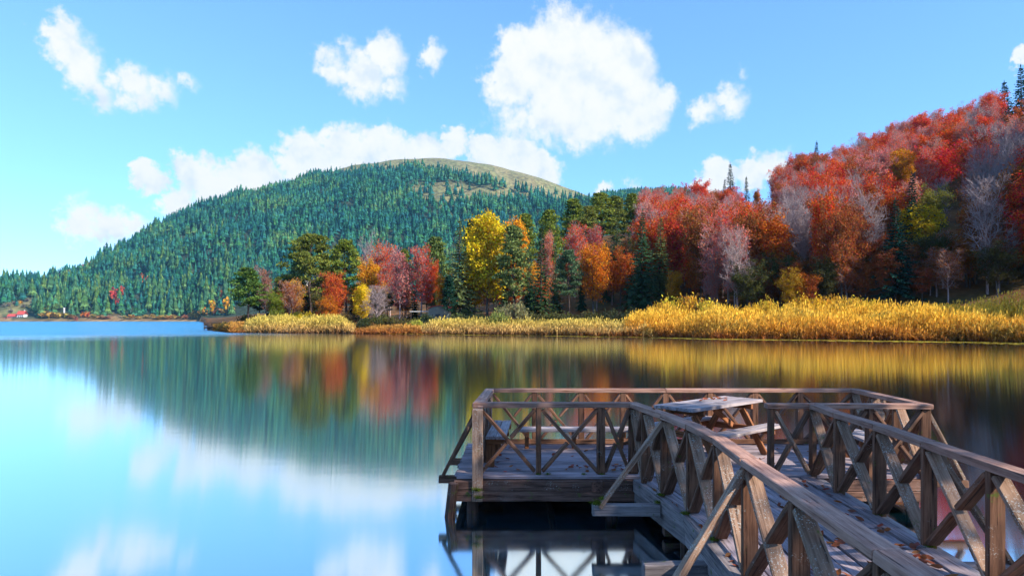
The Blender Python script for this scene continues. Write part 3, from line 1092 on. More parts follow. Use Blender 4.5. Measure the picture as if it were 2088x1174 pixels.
def stands(m):
    # stands of different age and kind: broad drifts of yellower and bluer green
    t = NT.__new__(NT)
    t.t = m.node_tree
    hs = next(n for n in m.node_tree.nodes if n.type == 'HUE_SAT')
    pos = t.n('ShaderNodeNewGeometry').outputs['Position']
    n1 = t.noise(t.vm('MULTIPLY', pos, (1, .6, 1)), .011, 4, .6)[0]
    c = t.ramp(n1, [(.34, (.013, .075, .070)), (.50, (.024, .110, .066)), (.64, (.062, .150, .045))])
    t.l(c, hs.inputs['Color'])


stands(M_HILLMASS)


def build_hill_forest():
    rng = np.random.default_rng(5)
    kinds = [hill_fir(rng, 5, 5) for _ in range(4)]
    fine = [np_mesh('hill_fir', *hill_fir(rng, 7, 7), M_HILL) for _ in range(4)]
    sp = 12.5
    gx, gy = np.meshgrid(np.arange(-1900, 850, sp), np.arange(1160, 3050, sp))
    X = (gx + rng.uniform(-.5, .5, gx.shape) * sp).ravel()
    Y = (gy + rng.uniform(-.5, .5, gy.shape) * sp).ravel()
    Z = height(X, Y)
    px, py = proj(X, Y, Z)
    H = (14 + 22 * rng.random(len(X)) ** .8) * (1 + .22 * fbm(X, Y, 110, 2, 3))
    keep = (px > -120) & (px < 1460) & (Z > 5.0) & (Y < 2660 + (px > 1215) * 500)
    keep &= ~is_bald(px, py) | ((rng.random(len(X)) < .13) & ~is_bald(px, py + 13) & (H < 26))
    clear = in_clearing(px, py)
    keep &= ~clear | (rng.random(len(X)) < .10)
    rim = (px > 860) & (px < 1130) & (py > 385) & (py < 440)
    keep &= ~rim | (rng.random(len(X)) < .75)
    keep &= ~((px > 480) & (py - H / Y * F > 585))
    gapn = fbm(X, Y, 90, 3, 21)
    keep &= (gapn > -.85)
    # nothing stands on the shore meadow with the red-roofed house
    keep &= ~((px < 75) & (Y < 1245))
    keep &= ~((np.abs(px - 131) < 10) & (Y < 1192))
    X, Y, Z, H, px, py = [v[keep] for v in (X, Y, Z, H, px, py)]
    ang = H / Y * (py > 380)
    order = np.argsort(-(ang + (px < 520) * .012))
    big = order[:270]
    rest = order[270:]
    for i in big:
        o = link('hill_fir_tree', fine[int(rng.integers(4))], None, (X[i], Y[i], Z[i]), (0, 0, rng.uniform(0, 6.28)), (H[i] * rng.uniform(.95, 1.3),) * 2 + (H[i],))
        g = rng.random()
        o.color = (.030 + .08 * g, .125 + .06 * g, .072 - .03 * g, 1)
        tag(o, 'dark blue-green fir at the foot of the far wooded hill', 'tree', 'firs at the foot of the far hill')
    marks = [(nm, ((p - CX) / F * d, d)) for nm, p, d in [('lakeside house', 38, 1170), ('white mast', 131, 1185), ('red-roofed shed', 82, 1165), ('red cluster on the far hill', 236, 1290), ('orange cluster on the far hill', 294, 1420), ('tall amber shore trees', 440, 1175), ('orange-brown shore trees', 174, 1165)]]
    rank_labels([o for o in COL.objects if o.name.startswith('hill_fir_tree')], marks, 'dark blue-green hillside fir {} to the {}')
    VV, TT = [], []
    base = 0
    kk = rng.integers(0, 4, len(rest))
    for k in range(4):
        sel = rest[kk == k]
        V, T = kinds[k]
        a = rng.uniform(0, 6.28, len(sel))
        wd = H[sel] * rng.uniform(.8, 1.6, len(sel))
        x = V[None, :, 0] * np.cos(a)[:, None] - V[None, :, 1] * np.sin(a)[:, None]
        y = V[None, :, 0] * np.sin(a)[:, None] + V[None, :, 1] * np.cos(a)[:, None]
        P = np.stack([x * wd[:, None] + X[sel][:, None], y * wd[:, None] + Y[sel][:, None], V[None, :, 2] * H[sel][:, None] + Z[sel][:, None]], -1)
        VV.append(P.reshape(-1, 3))
        TT.append((T[None] + (np.arange(len(sel)) * len(V))[:, None, None]).reshape(-1, 3) + base)
        base += len(sel) * len(V)
    me = np_mesh('hill_forest', np.concatenate(VV), np.concatenate(TT), M_HILLMASS)
    tag(link('hill_forest', me), 'dense dark fir forest covering the far round-topped hill', 'forest', None, 'stuff')
    print('hill firs', len(rest))
    # autumn trees scattered in the fir forest and along the far shore
    rnd_me = [np_mesh('far_round_tree', *hill_round(rng), M_LEAF) for _ in range(3)]

    def far(px_, ybase, ytop, wpx, col, lab, group, D=None):
        # walk up the hill along this column until the ground reaches the given row
        ds = np.arange(1160, 2400, 4.0)
        xs = (px_ - CX) / F * ds
        zs = height(xs, ds)
        rows = HY - F * (zs - CZ) / ds
        j = int(np.argmax(rows <= ybase)) if (rows <= ybase).any() else 0
        d = ds[j]
        h = (ybase - ytop) / F * d
        o = link('far_autumn_tree', rnd_me[int(rng.integers(3))], None, (xs[j], d, zs[j] - .05 * h), (0, 0, rng.uniform(0, 6.28)), (wpx / F * d / .62,) * 2 + (h * 1.08,))
        o.color = jit(col)
        tag(o, lab, 'tree', group)

    for p, yb, yt, w_ in [(232, 622, 586, 14), (238, 618, 590, 12), (247, 608, 582, 12), (228, 612, 592, 12), (240, 628, 606, 10)]:
        far(p, yb, yt, w_, (.55, .06, .04), 'red tree in the red cluster low among the firs of the far hill', 'red cluster on the far hill')
    for p, yb, yt, w_ in [(290, 580, 556, 8), (296, 583, 566, 12), (302, 580, 562, 8), (287, 585, 570, 8)]:
        far(p, yb, yt, w_, (.62, .12, .03), 'orange-red tree in the orange cluster on the far hill', 'orange cluster on the far hill')
    for p, yb, yt, w_ in [(452, 615, 590, 8)]:
        far(p, yb, yt, w_, (.60, .16, .02), 'single orange tree above the far shore beside the dark jetty pine', None)
    for p, yb, yt, w_ in [(126, 572, 556, 10), (140, 568, 550, 10), (155, 560, 545, 9), (168, 553, 538, 8), (184, 548, 533, 8), (200, 545, 530, 8), (213, 540, 526, 7)]:
        far(p, yb, yt, w_, (.34, .11, .07), 'dull rose tree along the ridge of the far hill', 'rose trees on the far ridge')
    for p, yb, yt, w_ in [(42, 622, 612, 8), (92, 638, 626, 14), (108, 634, 624, 8)]:
        far(p, yb, yt, w_, AMBER, 'golden round tree on the meadow behind the far shore', 'golden trees on the far meadow')
    sh = [(100, 650, 638, 24), (118, 650, 640, 20), (85, 652, 644, 16), (132, 650, 641, 24), (146, 651, 643, 18), (255, 652, 645, 12), (282, 652, 646, 14), (310, 651, 642, 16), (325, 652, 645, 20), (345, 652, 646, 18), (360, 652, 645, 16),
          (378, 652, 644, 14), (390, 651, 640, 14), (402, 652, 642, 16), (418, 650, 634, 12), (432, 650, 624, 14), (422, 652, 642, 16), (446, 652, 640, 16), (462, 650, 622, 14), (455, 652, 642, 18), (473, 652, 640, 14), (396, 650, 636, 10)]
    sh = [(p, yb, yb - (yb - yt) * 1.35, w_) for p, yb, yt, w_ in sh] + [(p, 651, 651 - rng.uniform(6, 12), rng.uniform(12, 20)) for p in (190, 205, 218, 268, 296, 336, 352, 368, 410, 440)]
    for i, (p, yb, yt, w_) in enumerate(sh):
        tall = yb - yt > 19
        c = (.70, .33, .02) if tall else random.choice([(.42, .26, .06), (.50, .28, .05), (.36, .16, .07), (.45, .32, .07)])
        lab = 'tall amber tree on the far shore beyond the jetty' if tall else 'low tawny shrub on the far shore'
        far(p, yb, yt, w_, c, lab, 'amber trees on the far shore' if tall else 'shrubs on the far shore')
    for p, yb, yt, w_ in [(170, 651, 636, 12), (178, 651, 634, 12)]:
        far(p, yb, yt, w_, (.55, .16, .03), 'orange-brown tree standing on the far shore', 'orange-brown shore trees')
    for p, yb, yt, w_ in [(8, 630, 619, 9), (18, 628, 618, 8), (30, 624, 614, 9), (55, 616, 608, 9), (22, 640, 630, 10), (48, 630, 621, 8), (66, 624, 614, 9)]:
        far(p, yb, yt, w_, (.20, .15, .13), 'grey-brown bush dotted on the far meadow slope', 'bushes on the far meadow')


build_hill_forest()


# ------------------------------------------------------------------ reeds and shrubs
def reed_material(name, lo, mid, hi, top):
    m, t, out = new_mat(name)
    pos = t.n('ShaderNodeNewGeometry')
    sp = t.n('ShaderNodeSeparateXYZ')
    t.l(pos.outputs['Position'], sp.inputs[0])
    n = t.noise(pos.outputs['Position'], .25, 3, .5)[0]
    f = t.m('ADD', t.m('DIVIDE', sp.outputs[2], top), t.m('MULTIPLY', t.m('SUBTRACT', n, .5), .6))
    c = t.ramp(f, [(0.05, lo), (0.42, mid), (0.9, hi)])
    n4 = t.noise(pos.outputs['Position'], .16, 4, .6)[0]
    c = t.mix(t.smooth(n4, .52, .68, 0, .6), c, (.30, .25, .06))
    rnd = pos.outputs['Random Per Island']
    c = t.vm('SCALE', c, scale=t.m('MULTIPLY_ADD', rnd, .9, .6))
    d = t.n('ShaderNodeBsdfDiffuse')
    tr = t.n('ShaderNodeBsdfTranslucent')
    t.l(c, d.inputs[0])
    t.l(c, tr.inputs[0])
    mx = t.n('ShaderNodeMixShader')
    mx.inputs[0].default_value = .3
    t.l(d.outputs[0], mx.inputs[1])
    t.l(tr.outputs[0], mx.inputs[2])
    t.l(mx.outputs[0], out.inputs[0])
    return m


def reeds(name, label, pxr, dep, n, hr, mat, seed, width=.05):
    """stems with two or three blades and a plume, growing from the shallows up the shore"""
    rng = np.random.default_rng(seed)
    px = rng.uniform(pxr[0], pxr[1], n)
    a = np.arctan((px - CX) / F)
    Rs = np.interp(a, _A, _RK[:, 1])
    R = Rs - 2.0 + rng.random(n) ** 1.2 * dep + rng.normal(size=n) * .4
    X = R * np.sin(a)
    Y = R * np.cos(a)
    Z = np.maximum(height(X, Y), -.5)
    H = rng.uniform(hr[0], hr[1], n) * (.85 + .30 * fbm(X, Y, 13, 4, seed)) * np.clip(.55 + (R - Rs + 2) / 5, .55, 1)
    edge = np.minimum(px - pxr[0], pxr[1] - px)
    H *= np.clip(.45 + edge / 40, .45, 1)
    root = np.stack([X, Y, Z], 1)
    lean = np.stack([rng.normal(size=n) * .18 + .06, rng.normal(size=n) * .16, np.ones(n)], 1)
    top = root + lean * H[:, None]
    V, Q = [], []

    def strip(p, q, w0, w1, bend):
        az = rng.uniform(0, 3.14, len(p))
        s = np.stack([np.cos(az), np.sin(az), np.zeros(len(p))], 1)
        mid = (p + q) / 2 + bend
        pts = [p - s * w0, p + s * w0, mid + s * (w0 + w1) * .6, mid - s * (w0 + w1) * .6, q + s * w1, q - s * w1]
        b = sum(len(v) for v in V)
        V.append(np.stack(pts, 1).reshape(-1, 3))
        i = (np.arange(len(p)) * 6)[:, None] + b
        Q.append(i + np.array([[0, 1, 2, 3]]))
        Q.append(i + np.array([[3, 2, 4, 5]]))

    w = width * rng.uniform(.6, 1.3, n)[:, None]
    strip(root, top, w * .5, w * .3, np.zeros((n, 3)))
    for k in range(3):
        f = rng.uniform(.35, .92, n)[:, None]
        p = root + (top - root) * f
        az = rng.uniform(0, 6.28, n)
        L = rng.uniform(.35, .8, n)
        q = p + np.stack([np.cos(az) * L, np.sin(az) * L, rng.uniform(.05, .6, n)], 1)
        strip(p, q, w * .9, w * .1, np.array([0, 0, .12]))
    sel = rng.random(n) < .7
    pl = rng.uniform(.25, .45, n)[:, None]
    q = top + np.stack([rng.normal(size=n) * .12 + .1, rng.normal(size=n) * .1, np.ones(n)], 1) * pl
    strip(top[sel], q[sel], (w * 1.2)[sel], (w * .4)[sel], np.zeros((int(sel.sum()), 3)))
    me = np_mesh(name, np.concatenate(V), np.concatenate(Q), mat)
    return tag(link(name, me), label, 'reeds', None, 'stuff')


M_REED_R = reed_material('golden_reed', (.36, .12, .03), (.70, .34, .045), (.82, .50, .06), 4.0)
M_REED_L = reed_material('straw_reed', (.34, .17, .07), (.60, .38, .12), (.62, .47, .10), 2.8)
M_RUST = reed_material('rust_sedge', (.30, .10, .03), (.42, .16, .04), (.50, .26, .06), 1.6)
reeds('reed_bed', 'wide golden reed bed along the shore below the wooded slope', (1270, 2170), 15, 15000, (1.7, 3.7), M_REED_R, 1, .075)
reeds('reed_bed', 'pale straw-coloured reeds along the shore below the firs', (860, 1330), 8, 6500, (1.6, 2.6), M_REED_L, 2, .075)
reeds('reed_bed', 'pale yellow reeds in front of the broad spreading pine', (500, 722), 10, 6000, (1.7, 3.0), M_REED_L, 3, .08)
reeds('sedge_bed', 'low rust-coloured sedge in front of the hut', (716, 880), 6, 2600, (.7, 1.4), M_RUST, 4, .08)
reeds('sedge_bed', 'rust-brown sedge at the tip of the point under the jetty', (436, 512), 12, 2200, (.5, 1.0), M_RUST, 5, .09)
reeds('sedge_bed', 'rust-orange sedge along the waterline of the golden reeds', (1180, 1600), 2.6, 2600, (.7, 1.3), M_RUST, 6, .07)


def shrub_kind(rng, n=900):
    c = []
    for k in range(16):
        a = rng.uniform(0, 6.28)
        r = rng.random() ** .5 * .75
        p = np.array([math.cos(a) * r, math.sin(a) * r, .25 + .55 * (1 - r * r) * rng.uniform(.5, 1.1)])
        c.append(p + rng.normal(size=(n // 16, 3)) * np.array([.17, .17, .15]))
    c = np.concatenate(c)
    c[:, 2] = np.abs(c[:, 2])
    lv, lq = quads_random(c, .075 * rng.uniform(.6, 1.4, len(c)), .035 * rng.uniform(.7, 1.3, len(c)), rng, .2, rng.normal(size=c.shape) * .6 + np.array([0, 0, .6]))
    segs = []
    for k in range(14):
        a = rng.uniform(0, 6.28)
        e = np.array([math.cos(a) * .6, math.sin(a) * .6, rng.uniform(.5, .95)])
        segs.append((np.array([0, 0, -.1]), e * .6 + np.array([0, 0, .1]), .018, .012))
        segs.append((e * .6 + np.array([0, 0, .1]), e, .012, .005))
    return lv, lq, *prisms(segs)


_sk = []
for i in range(3):
    lv, lq, tv, tq = shrub_kind(np.random.default_rng(90 + i))
    _sk.append((np_mesh('shrub_foliage', lv, lq, M_LEAF), np_mesh('shrub_stems', tv, tq, M_BARK)))


def shrub(px, ytop, D, wpx, col, label, group=None):
    x, y = at_px(px, D)
    g = max(hz(x, y), 0)
    h = max(gz(D, ytop) - g, .6)
    w = wpx / F * D / 2
    f, s = _sk[random.randrange(3)]
    r = link('shrub', None, None, (x, y, g), (0, 0, random.uniform(0, 6.28)), (w, w, h))
    c = link('foliage', f, r)
    c.color = jit(col)
    link('stem', s, r)
    return tag(r, label, 'shrub', group)


YG = (.74, .46, .04)
for px, yt, D, w in [(1345, 612, 122, 60), (1375, 606, 124, 60), (1410, 602, 120, 70), (1445, 612, 118, 60), (1480, 622, 114, 60), (1530, 618, 110, 50), (1560, 608, 112, 55), (1640, 600, 110, 60), (1670, 603, 108, 60),
                     (1695, 600, 108, 50), (1740, 606, 106, 60), (1775, 609, 104, 55), (1600, 620, 108, 50), (1830, 622, 102, 60), (1880, 620, 101, 60), (1930, 618, 100, 60), (1980, 622, 99, 60), (2040, 622, 97, 60)]:
    shrub(px, yt, D, w, random.choice([YG, (.60, .36, .04), (.66, .50, .05)]), 'golden yellow bush rising from the back of the golden reed bed', 'bushes behind the golden reeds')
shrub(1042, 612, 130, 72, (.24, .22, .09), 'rounded olive-grey willow bush on the shore under the pines')
shrub(1020, 632, 126, 46, (.28, .26, .07), 'small olive bush at the foot of the rounded willow bush')
for px, yt, D, w, c in [(600, 636, 150, 46, (.50, .42, .04)), (628, 634, 148, 44, (.62, .46, .03)), (580, 640, 148, 40, (.42, .36, .05)), (545, 648, 146, 40, (.40, .33, .06)), (650, 642, 146, 36, (.45, .38, .05))]:
    shrub(px, yt, D, w, c, 'yellow-green bush behind the pale yellow reeds', 'bushes behind the pale yellow reeds')
for px, yt, D, w, c in [(655, 628, 145, 34, (.55, .16, .025)), (668, 636, 143, 26, (.60, .24, .03)), (705, 634, 146, 40, (.25, .16, .05))]:
    shrub(px, yt, D, w, c, 'orange bush at the foot of the orange-red tree', 'orange bushes on the point')
for px, yt, D, w in [(500, 640, 156, 40), (525, 642, 154, 50), (555, 638, 156, 50), (590, 636, 156, 50), (770, 640, 140, 60), (800, 645, 140, 60), (740, 650, 138, 40), (830, 648, 139, 50), (870, 640, 140, 46), (940, 640, 142, 60), (980, 640, 138, 50), (1100, 636, 134, 60), (1150, 634, 132, 70), (1200, 634, 130, 60), (1250, 632, 128, 60), (1300, 628, 128, 60), (910, 650, 138, 40)]:
    shrub(px, yt, D, w, random.choice([(.05, .07, .03), (.08, .10, .03), (.10, .09, .03)]), 'dark green undergrowth bush between shore reeds and tree trunks', 'undergrowth along the point')
shrub(845, 650, 136, 34, (.36, .38, .06), 'yellow-green bush at the waterside in front of the hut')


# floating yellow leaves and weed along the shore
def floating_weed():
    rng = np.random.default_rng(44)
    n = 5200
    px = rng.uniform(730, 2140, n)
    a = np.arctan((px - CX) / F)
    Rs = np.interp(a, _A, _RK[:, 1])
    w = np.interp(px, [730, 900, 1500, 2140], [1.5, 5, 8, 9])
    R = Rs - .5 - rng.random(n) ** 1.6 * w
    X, Y = R * np.sin(a), R * np.cos(a)
    ok = fbm(X, Y, 9, 3, 12) > -.5
    X, Y = X[ok], Y[ok]
    n = len(X)
    k = 6
    an = np.arange(k) * 2 * math.pi / k
    rx = rng.uniform(.12, .5, n)
    ry = rng.uniform(.08, .22, n)
    V = np.stack([X[:, None] + np.cos(an) * rx[:, None], Y[:, None] + np.sin(an) * ry[:, None], np.broadcast_to(.008 + .004 * rng.random(n)[:, None], (n, k))], -1).reshape(-1, 3)
    Fc = np.arange(n * k).reshape(n, k)
    me = np_mesh('floating_weed', V, Fc, leaf_material('floating_leaves', .1, .35, (.42, .30, .04)))
    tag(link('floating_weed', me), 'yellow leaves and weed floating on the water along the reeds', 'weed', None, 'stuff')


floating_weed()


# ------------------------------------------------------------------ wood
def wood(name, dark, light, lichen=0.0, moss=0.0, grain=1.0, scale=1.0, bump=.5):
    m, t, out = new_mat(name)
    co = t.n('ShaderNodeTexCoord').outputs['Object']
    rnd = t.n('ShaderNodeObjectInfo').outputs['Random']
    sh = t.n('ShaderNodeCombineXYZ')
    t.l(t.m('MULTIPLY', rnd, 37.0), sh.inputs[0])
    t.l(t.m('MULTIPLY', rnd, 91.0), sh.inputs[1])
    p = t.vm('ADD', co, sh.outputs[0])
    g = t.noise(t.vm('MULTIPLY', p, (1.2, 26 * scale, 26 * scale)), 1.6, 6, .65, .4)[0]
    g2 = t.noise(t.vm('MULTIPLY', p, (2.0, 7, 7)), 1.3, 4, .6)[0]
    f = t.m('ADD', t.m('MULTIPLY', g, .65), t.m('MULTIPLY', g2, .35))
    c = t.mix(t.smooth(f, .36, .64), dark, light)
    cracks = t.smooth(g, .34, .40)
    c = t.mix(cracks, tuple(v * .35 for v in dark), c)
    tone = t.m('MULTIPLY_ADD', rnd, .5, .75)
    c = t.vm('SCALE', c, scale=tone)
    h = g
    if lichen:
        big = t.noise(p, 4.0, 3, .6)[0]
        sm = t.noise(p, 62, 3, .6)[0]
        v = t.n('ShaderNodeTexVoronoi', feature='F1')
        t.l(t.vm('ADD', p, t.vm('SCALE', t.noise(p, 30, 2)[1], scale=.05)), v.inputs['Vector'])
        v.inputs['Scale'].default_value = 58
        spots = t.m('MULTIPLY', t.smooth(v.outputs['Distance'], .42, .26), t.smooth(sm, .42, .55))
        mask = t.m('MULTIPLY', spots, t.smooth(big, .66 - lichen * .22, .80 - lichen * .18))
        c = t.mix(mask, c, t.mix(sm, (.38, .41, .38), (.58, .56, .50)))
        h = t.m('ADD', h, t.m('MULTIPLY', mask, .5))
    if moss:
        mn = t.noise(p, 7, 4, .65)[0]
        mk = t.smooth(mn, .66 - moss * .2, .76 - moss * .15)
        c = t.mix(mk, c, (.10, .12, .02))
    principled(t, out, c, .82, .25, h, bump, .006)
    return m


W_RAIL = wood('weathered_handrail', (.26, .125, .085), (.50, .285, .205), lichen=.12)
W_POST = wood('old_brown_posts', (.08, .033, .018), (.24, .115, .065), lichen=.35, moss=.15)
W_BRACE = wood('lit_lichen_braces', (.17, .09, .055), (.38, .235, .155), lichen=1.15, moss=.2)  # lichen spots, plus the light on upward faces put into a paler base
W_BRACE2 = wood('brown_braces', (.09, .04, .022), (.25, .125, .075), lichen=.45, moss=.15)  # darker brown with the shade of the undersides put into the colour
W_DECK = wood('grey_deck', (.185, .135, .13), (.40, .315, .325), lichen=.1)
W_BEAM = wood('dark_beams', (.07, .032, .02), (.22, .115, .08), lichen=.6, moss=.3)
W_SIDE = wood('grey_stringers', (.16, .125, .12), (.36, .30, .28), lichen=.4, moss=.25)
W_TABLE = wood('table_planks', (.22, .17, .16), (.44, .37, .36), lichen=.1)
W_ORANGE = wood('orange_brown_stand', (.16, .055, .022), (.32, .125, .05), lichen=.05)
M_MOSS = leaf_material('moss_cushion', .1, .5, (.13, .17, .02))


def board_mesh(L, w, t, bev=.006, segs=1, rough=.003):
    bm = bmesh.new()
    bmesh.ops.create_cube(bm, size=1)
    for v in bm.verts:
        v.co = Vector((v.co.x * L, v.co.y * w, v.co.z * t))
    b = min(bev, t * .2, w * .2)
    bmesh.ops.bevel(bm, geom=bm.edges[:], offset=b, segments=1, affect='EDGES', profile=.5)
    if rough:
        for v in bm.verts:
            v.co += Vector((random.gauss(0, rough), random.gauss(0, rough), random.gauss(0, rough * .6)))
    me = bpy.data.meshes.new('board')
    bm.to_mesh(me)
    bm.free()
    return me


def board(name, p0, p1, w, t, mat, parent, up=(0, 0, 1), twist=0.0, rough=.003):
    """a sawn board from p0 to p1: w across, t along 'up'"""
    p0, p1, up = Vector(p0), Vector(p1), Vector(up)
    x = (p1 - p0)
    L = x.length
    x.normalize()
    z = (up - x * up.dot(x)).normalized()
    y = z.cross(x)
    M = Matrix((x, y, z)).transposed().to_4x4()
    if twist:
        M = M @ Matrix.Rotation(twist, 4, 'X')
    M.translation = (p0 + p1) / 2 - (parent.location if parent else Vector())
    me = board_mesh(L, w, t, rough=rough)
    me.materials.append(mat)
    o = link(name, me, parent)
    o.matrix_basis = M
    return o


def pile(name, p0, p1, r0, r1, mat, parent, sides=10):
    p0, p1 = Vector(p0), Vector(p1)
    bm = bmesh.new()
    x = (p1 - p0)
    L = x.length
    n = 6
    rings = []
    for k in range(n + 1):
        f = k / n
        r = r0 + (r1 - r0) * f
        rings.append([bm.verts.new((f * L - L / 2, math.cos(a) * r * (1 + .05 * math.sin(3 * a + k)), math.sin(a) * r * (1 + .05 * math.cos(2 * a + k)))) for a in [2 * math.pi * i / sides for i in range(sides)]])
    for k in range(n):
        for i in range(sides):
            bm.faces.new((rings[k][i], rings[k][(i + 1) % sides], rings[k + 1][(i + 1) % sides], rings[k + 1][i]))
    bm.faces.new(rings[0][::-1])
    bm.faces.new(rings[-1])
    bmesh.ops.recalc_face_normals(bm, faces=bm.faces)
    me = bpy.data.meshes.new('pile')
    bm.to_mesh(me)
    bm.free()
    me.materials.append(mat)
    o = link(name, me, parent)
    q = x.normalized().to_track_quat('X', 'Z')
    M = q.to_matrix().to_4x4()
    M.translation = (p0 + p1) / 2 - (parent.location if parent else Vector())
    o.matrix_basis = M
    return o


RH = 1.0          # handrail top above the deck
PW, PT_ = .13, .06


def railing(pts, parent, rails, wide=.135, brace_mats=(W_BRACE, W_BRACE2), post_w=None, last=True, first=True):
    """pts: post positions (x, y, deck z) in order, far post first. Posts and crossed braces are planks set across the rail."""
    P = [Vector(p) for p in pts]
    for i, p in enumerate(P):
        d = (P[min(i + 1, len(P) - 1)] - P[max(i - 1, 0)])
        d.z = 0
        d.normalize()
        if (i == 0 and not first) or (i == len(P) - 1 and not last):
            continue
        tw = (post_w or {}).get(i, PT_)
        board('post', p + Vector((0, 0, -.12)), p + Vector((0, 0, RH - .068)), tw, wide * .96, W_POST, parent, up=(-d.y, d.x, 0))
    for i in range(len(P) - 1):
        a, b = P[i], P[i + 1]
        d = (b - a)
        L = d.length
        d = d.normalized()
        n = Vector((-d.y, d.x, 0)).normalized()
        lo, hi = .035, RH - .105
        A0 = a + d * .055 + Vector((0, 0, hi))
        A1 = b - d * .055 + Vector((0, 0, lo))
        B0 = b - d * .055 + Vector((0, 0, hi))
        B1 = a + d * .055 + Vector((0, 0, lo))
        th = .045
        board('brace', A0, A1, wide * .9, th, brace_mats[0], parent, up=n.cross(A1 - A0))
        mid = (B0 + B1) / 2
        u = (B0 - B1).normalized()
        board('brace', B0, mid + u * .048, wide * .88, th, brace_mats[1], parent, up=n.cross(B1 - B0))
        board('brace', mid - u * .048, B1, wide * .88, th, brace_mats[1], parent, up=n.cross(B1 - B0))
    # handrail boards laid end to end on the posts
    for i, j in rails:
        a, b = P[i].copy(), P[j].copy()
        d = (b - a).normalized()
        a += Vector((0, 0, RH - .034)) + d * .004
        b += Vector((0, 0, RH - .034)) - d * .004
        if i == 0:
            a -= d * .075
        if j == len(P) - 1:
            b += d * .075
        board('handrail', a, b, wide + .02, .066, W_RAIL, parent)


def zd(y):       # the platform sags a little towards the lake
    return .524 - .0285 * (y - 9.6)


# ---- the platform
plat = link('viewing_platform', None, None, (2.7, 10.9, 0))
tag(plat, 'railed wooden viewing platform on piles over the lake with grey plank deck', 'platform')
NL, NR, FL, FR = (-.476, 9.6), (5.72, 9.45), (-.40, 12.3), (6.15, 12.3)
# deck planks along the shore direction
yy = 9.46
row = 0
while yy < 12.42:
    wv = random.uniform(.125, .15)
    f = (yy - 9.46) / (12.42 - 9.46)
    x0 = -.80 + random.gauss(0, .02)
    x1 = 5.85 + .42 * f + random.gauss(0, .02)
    cut = [x0, x0 + random.uniform(2.0, 4.4), x1]
    for k in range(2):
        yc = yy + wv / 2
        board('plank', (cut[k] + .004, yc, zd(yc) - .022 + random.gauss(0, .003)), (cut[k + 1] - .004, yc, zd(yc) - .022 + random.gauss(0, .003)), wv, .044, W_DECK, plat, twist=random.gauss(0, .012))
    yy += wv + random.uniform(.006, .012)
    row += 1
# fascia: two stacked beams on the near side, single ones on the others
board('fascia_beam', (-.80, 9.41, .402), (1.66, 9.41, .402), .09, .14, W_BEAM, plat)
board('fascia_beam', (3.98, 9.41, .402), (5.80, 9.41, .402), .09, .14, W_BEAM, plat)
board('fascia_beam', (-.78, 9.40, .265), (5.80, 9.40, .265), .10, .13, W_BEAM, plat)
board('joist_end', (1.165, 9.33, .40), (1.165, 9.46, .40), .15, .15, W_BEAM, plat)
board('edge_beam', (-.77, 9.47, .33), (-.75, 12.4, .25), .08, .20, W_BEAM, plat)
board('edge_beam', (5.80, 9.47, .33), (6.22, 12.4, .25), .08, .20, W_BEAM, plat)
board('edge_beam', (-.78, 12.46, .27), (6.26, 12.46, .27), .08, .24, W_BEAM, plat)
board('kickboard', (-.36, 12.22, zd(12.2) + .06), (6.1, 12.22, zd(12.2) + .06), .03, .09, W_POST, plat)
for x in (.6, 2.1, 3.6, 5.0):
    board('joist', (x, 9.47, .37), (x, 12.4, .29), .08, .18, W_BEAM, plat)
for x, y in [(-.55, 9.55), (1.4, 9.62), (3.9, 9.62), (5.6, 9.55), (-.55, 12.2), (1.8, 12.2), (4.2, 12.2), (6.05, 12.2)]:
    pile('pile', (x, y, -1.8), (x, y, .30), .10, .085, W_BEAM, plat)
pile('pile', (-1.02, 9.35, -1.6), (-.80, 9.30, .46), .085, .07, W_BEAM, plat)

# near side, left of the walkway
post_x = [-.476, .372, 1.25, 1.70]
railing([(x, 9.6, .524) for x in post_x], plat, [(0, 3)], brace_mats=(W_BRACE2, W_BRACE2), post_w={1: .065, 2: .11}, first=False, last=False)
# the corner post runs down past the fascia
board('corner_post', (-.476, 9.44, .20), (-.476, 9.44, 1.455), .14, .22, W_BRACE, plat, up=(0, 1, 0))
# far side
fx = [((p - CX) / F * 12.3) for p in (1000, 1090, 1185, 1270, 1356, 1447, 1538, 1630, 1742)]
railing([(x, 12.3, zd(12.3)) for x in fx], plat, [(0, 4), (4, 8)], brace_mats=(W_POST, W_POST), wide=.12, post_w={i: .10 for i in range(1, 9)})
# left side
railing([(-.40, 12.3, zd(12.3)), (-.425, 11.4, zd(11.4)), (-.45, 10.5, zd(10.5)), (-.476, 9.6, .524)], plat, [(0, 3)], first=False, last=False)
# right side
railing([(fx[-1], 12.3, zd(12.3)), (6.02, 11.36, zd(11.4)), (5.87, 10.4, zd(10.4)), (5.72, 9.45, .524)], plat, [(0, 3)], first=False, last=True)
# near side, right of the walkway
railing([(5.72, 9.45, .524), (4.95, 9.47, .524), (4.18, 9.49, .524)], plat, [(0, 2)], first=False, last=False, brace_mats=(W_BRACE2, W_BRACE2))
# raking stays from the outer posts to outriggers
for (px_, py_), (qx, qy) in [((-.50, 9.72), (-.98, 9.72)), ((-.44, 11.1), (-.95, 11.1)), ((5.76, 9.50), (6.22, 9.42)), ((6.02, 11.1), (6.5, 11.1))]:
    board('outrigger', (px_ + (.3 if px_ < 0 else -.3), py_, zd(py_) - .10), (qx + (-.06 if px_ < 0 else .06), qy, zd(py_) - .10), .10, .10, W_BRACE2, plat)
    board('stay', (px_, py_, zd(py_) + .90), (qx, qy, zd(py_) - .04), .10, .045, W_BRACE if px_ > 0 else W_BRACE2, plat, up=(1, 0, .5))
# the short return beside the walkway
railing([(3.60, 9.50, .524), (4.18, 9.49, .524)], plat, [(0, 1)], first=True, last=True)

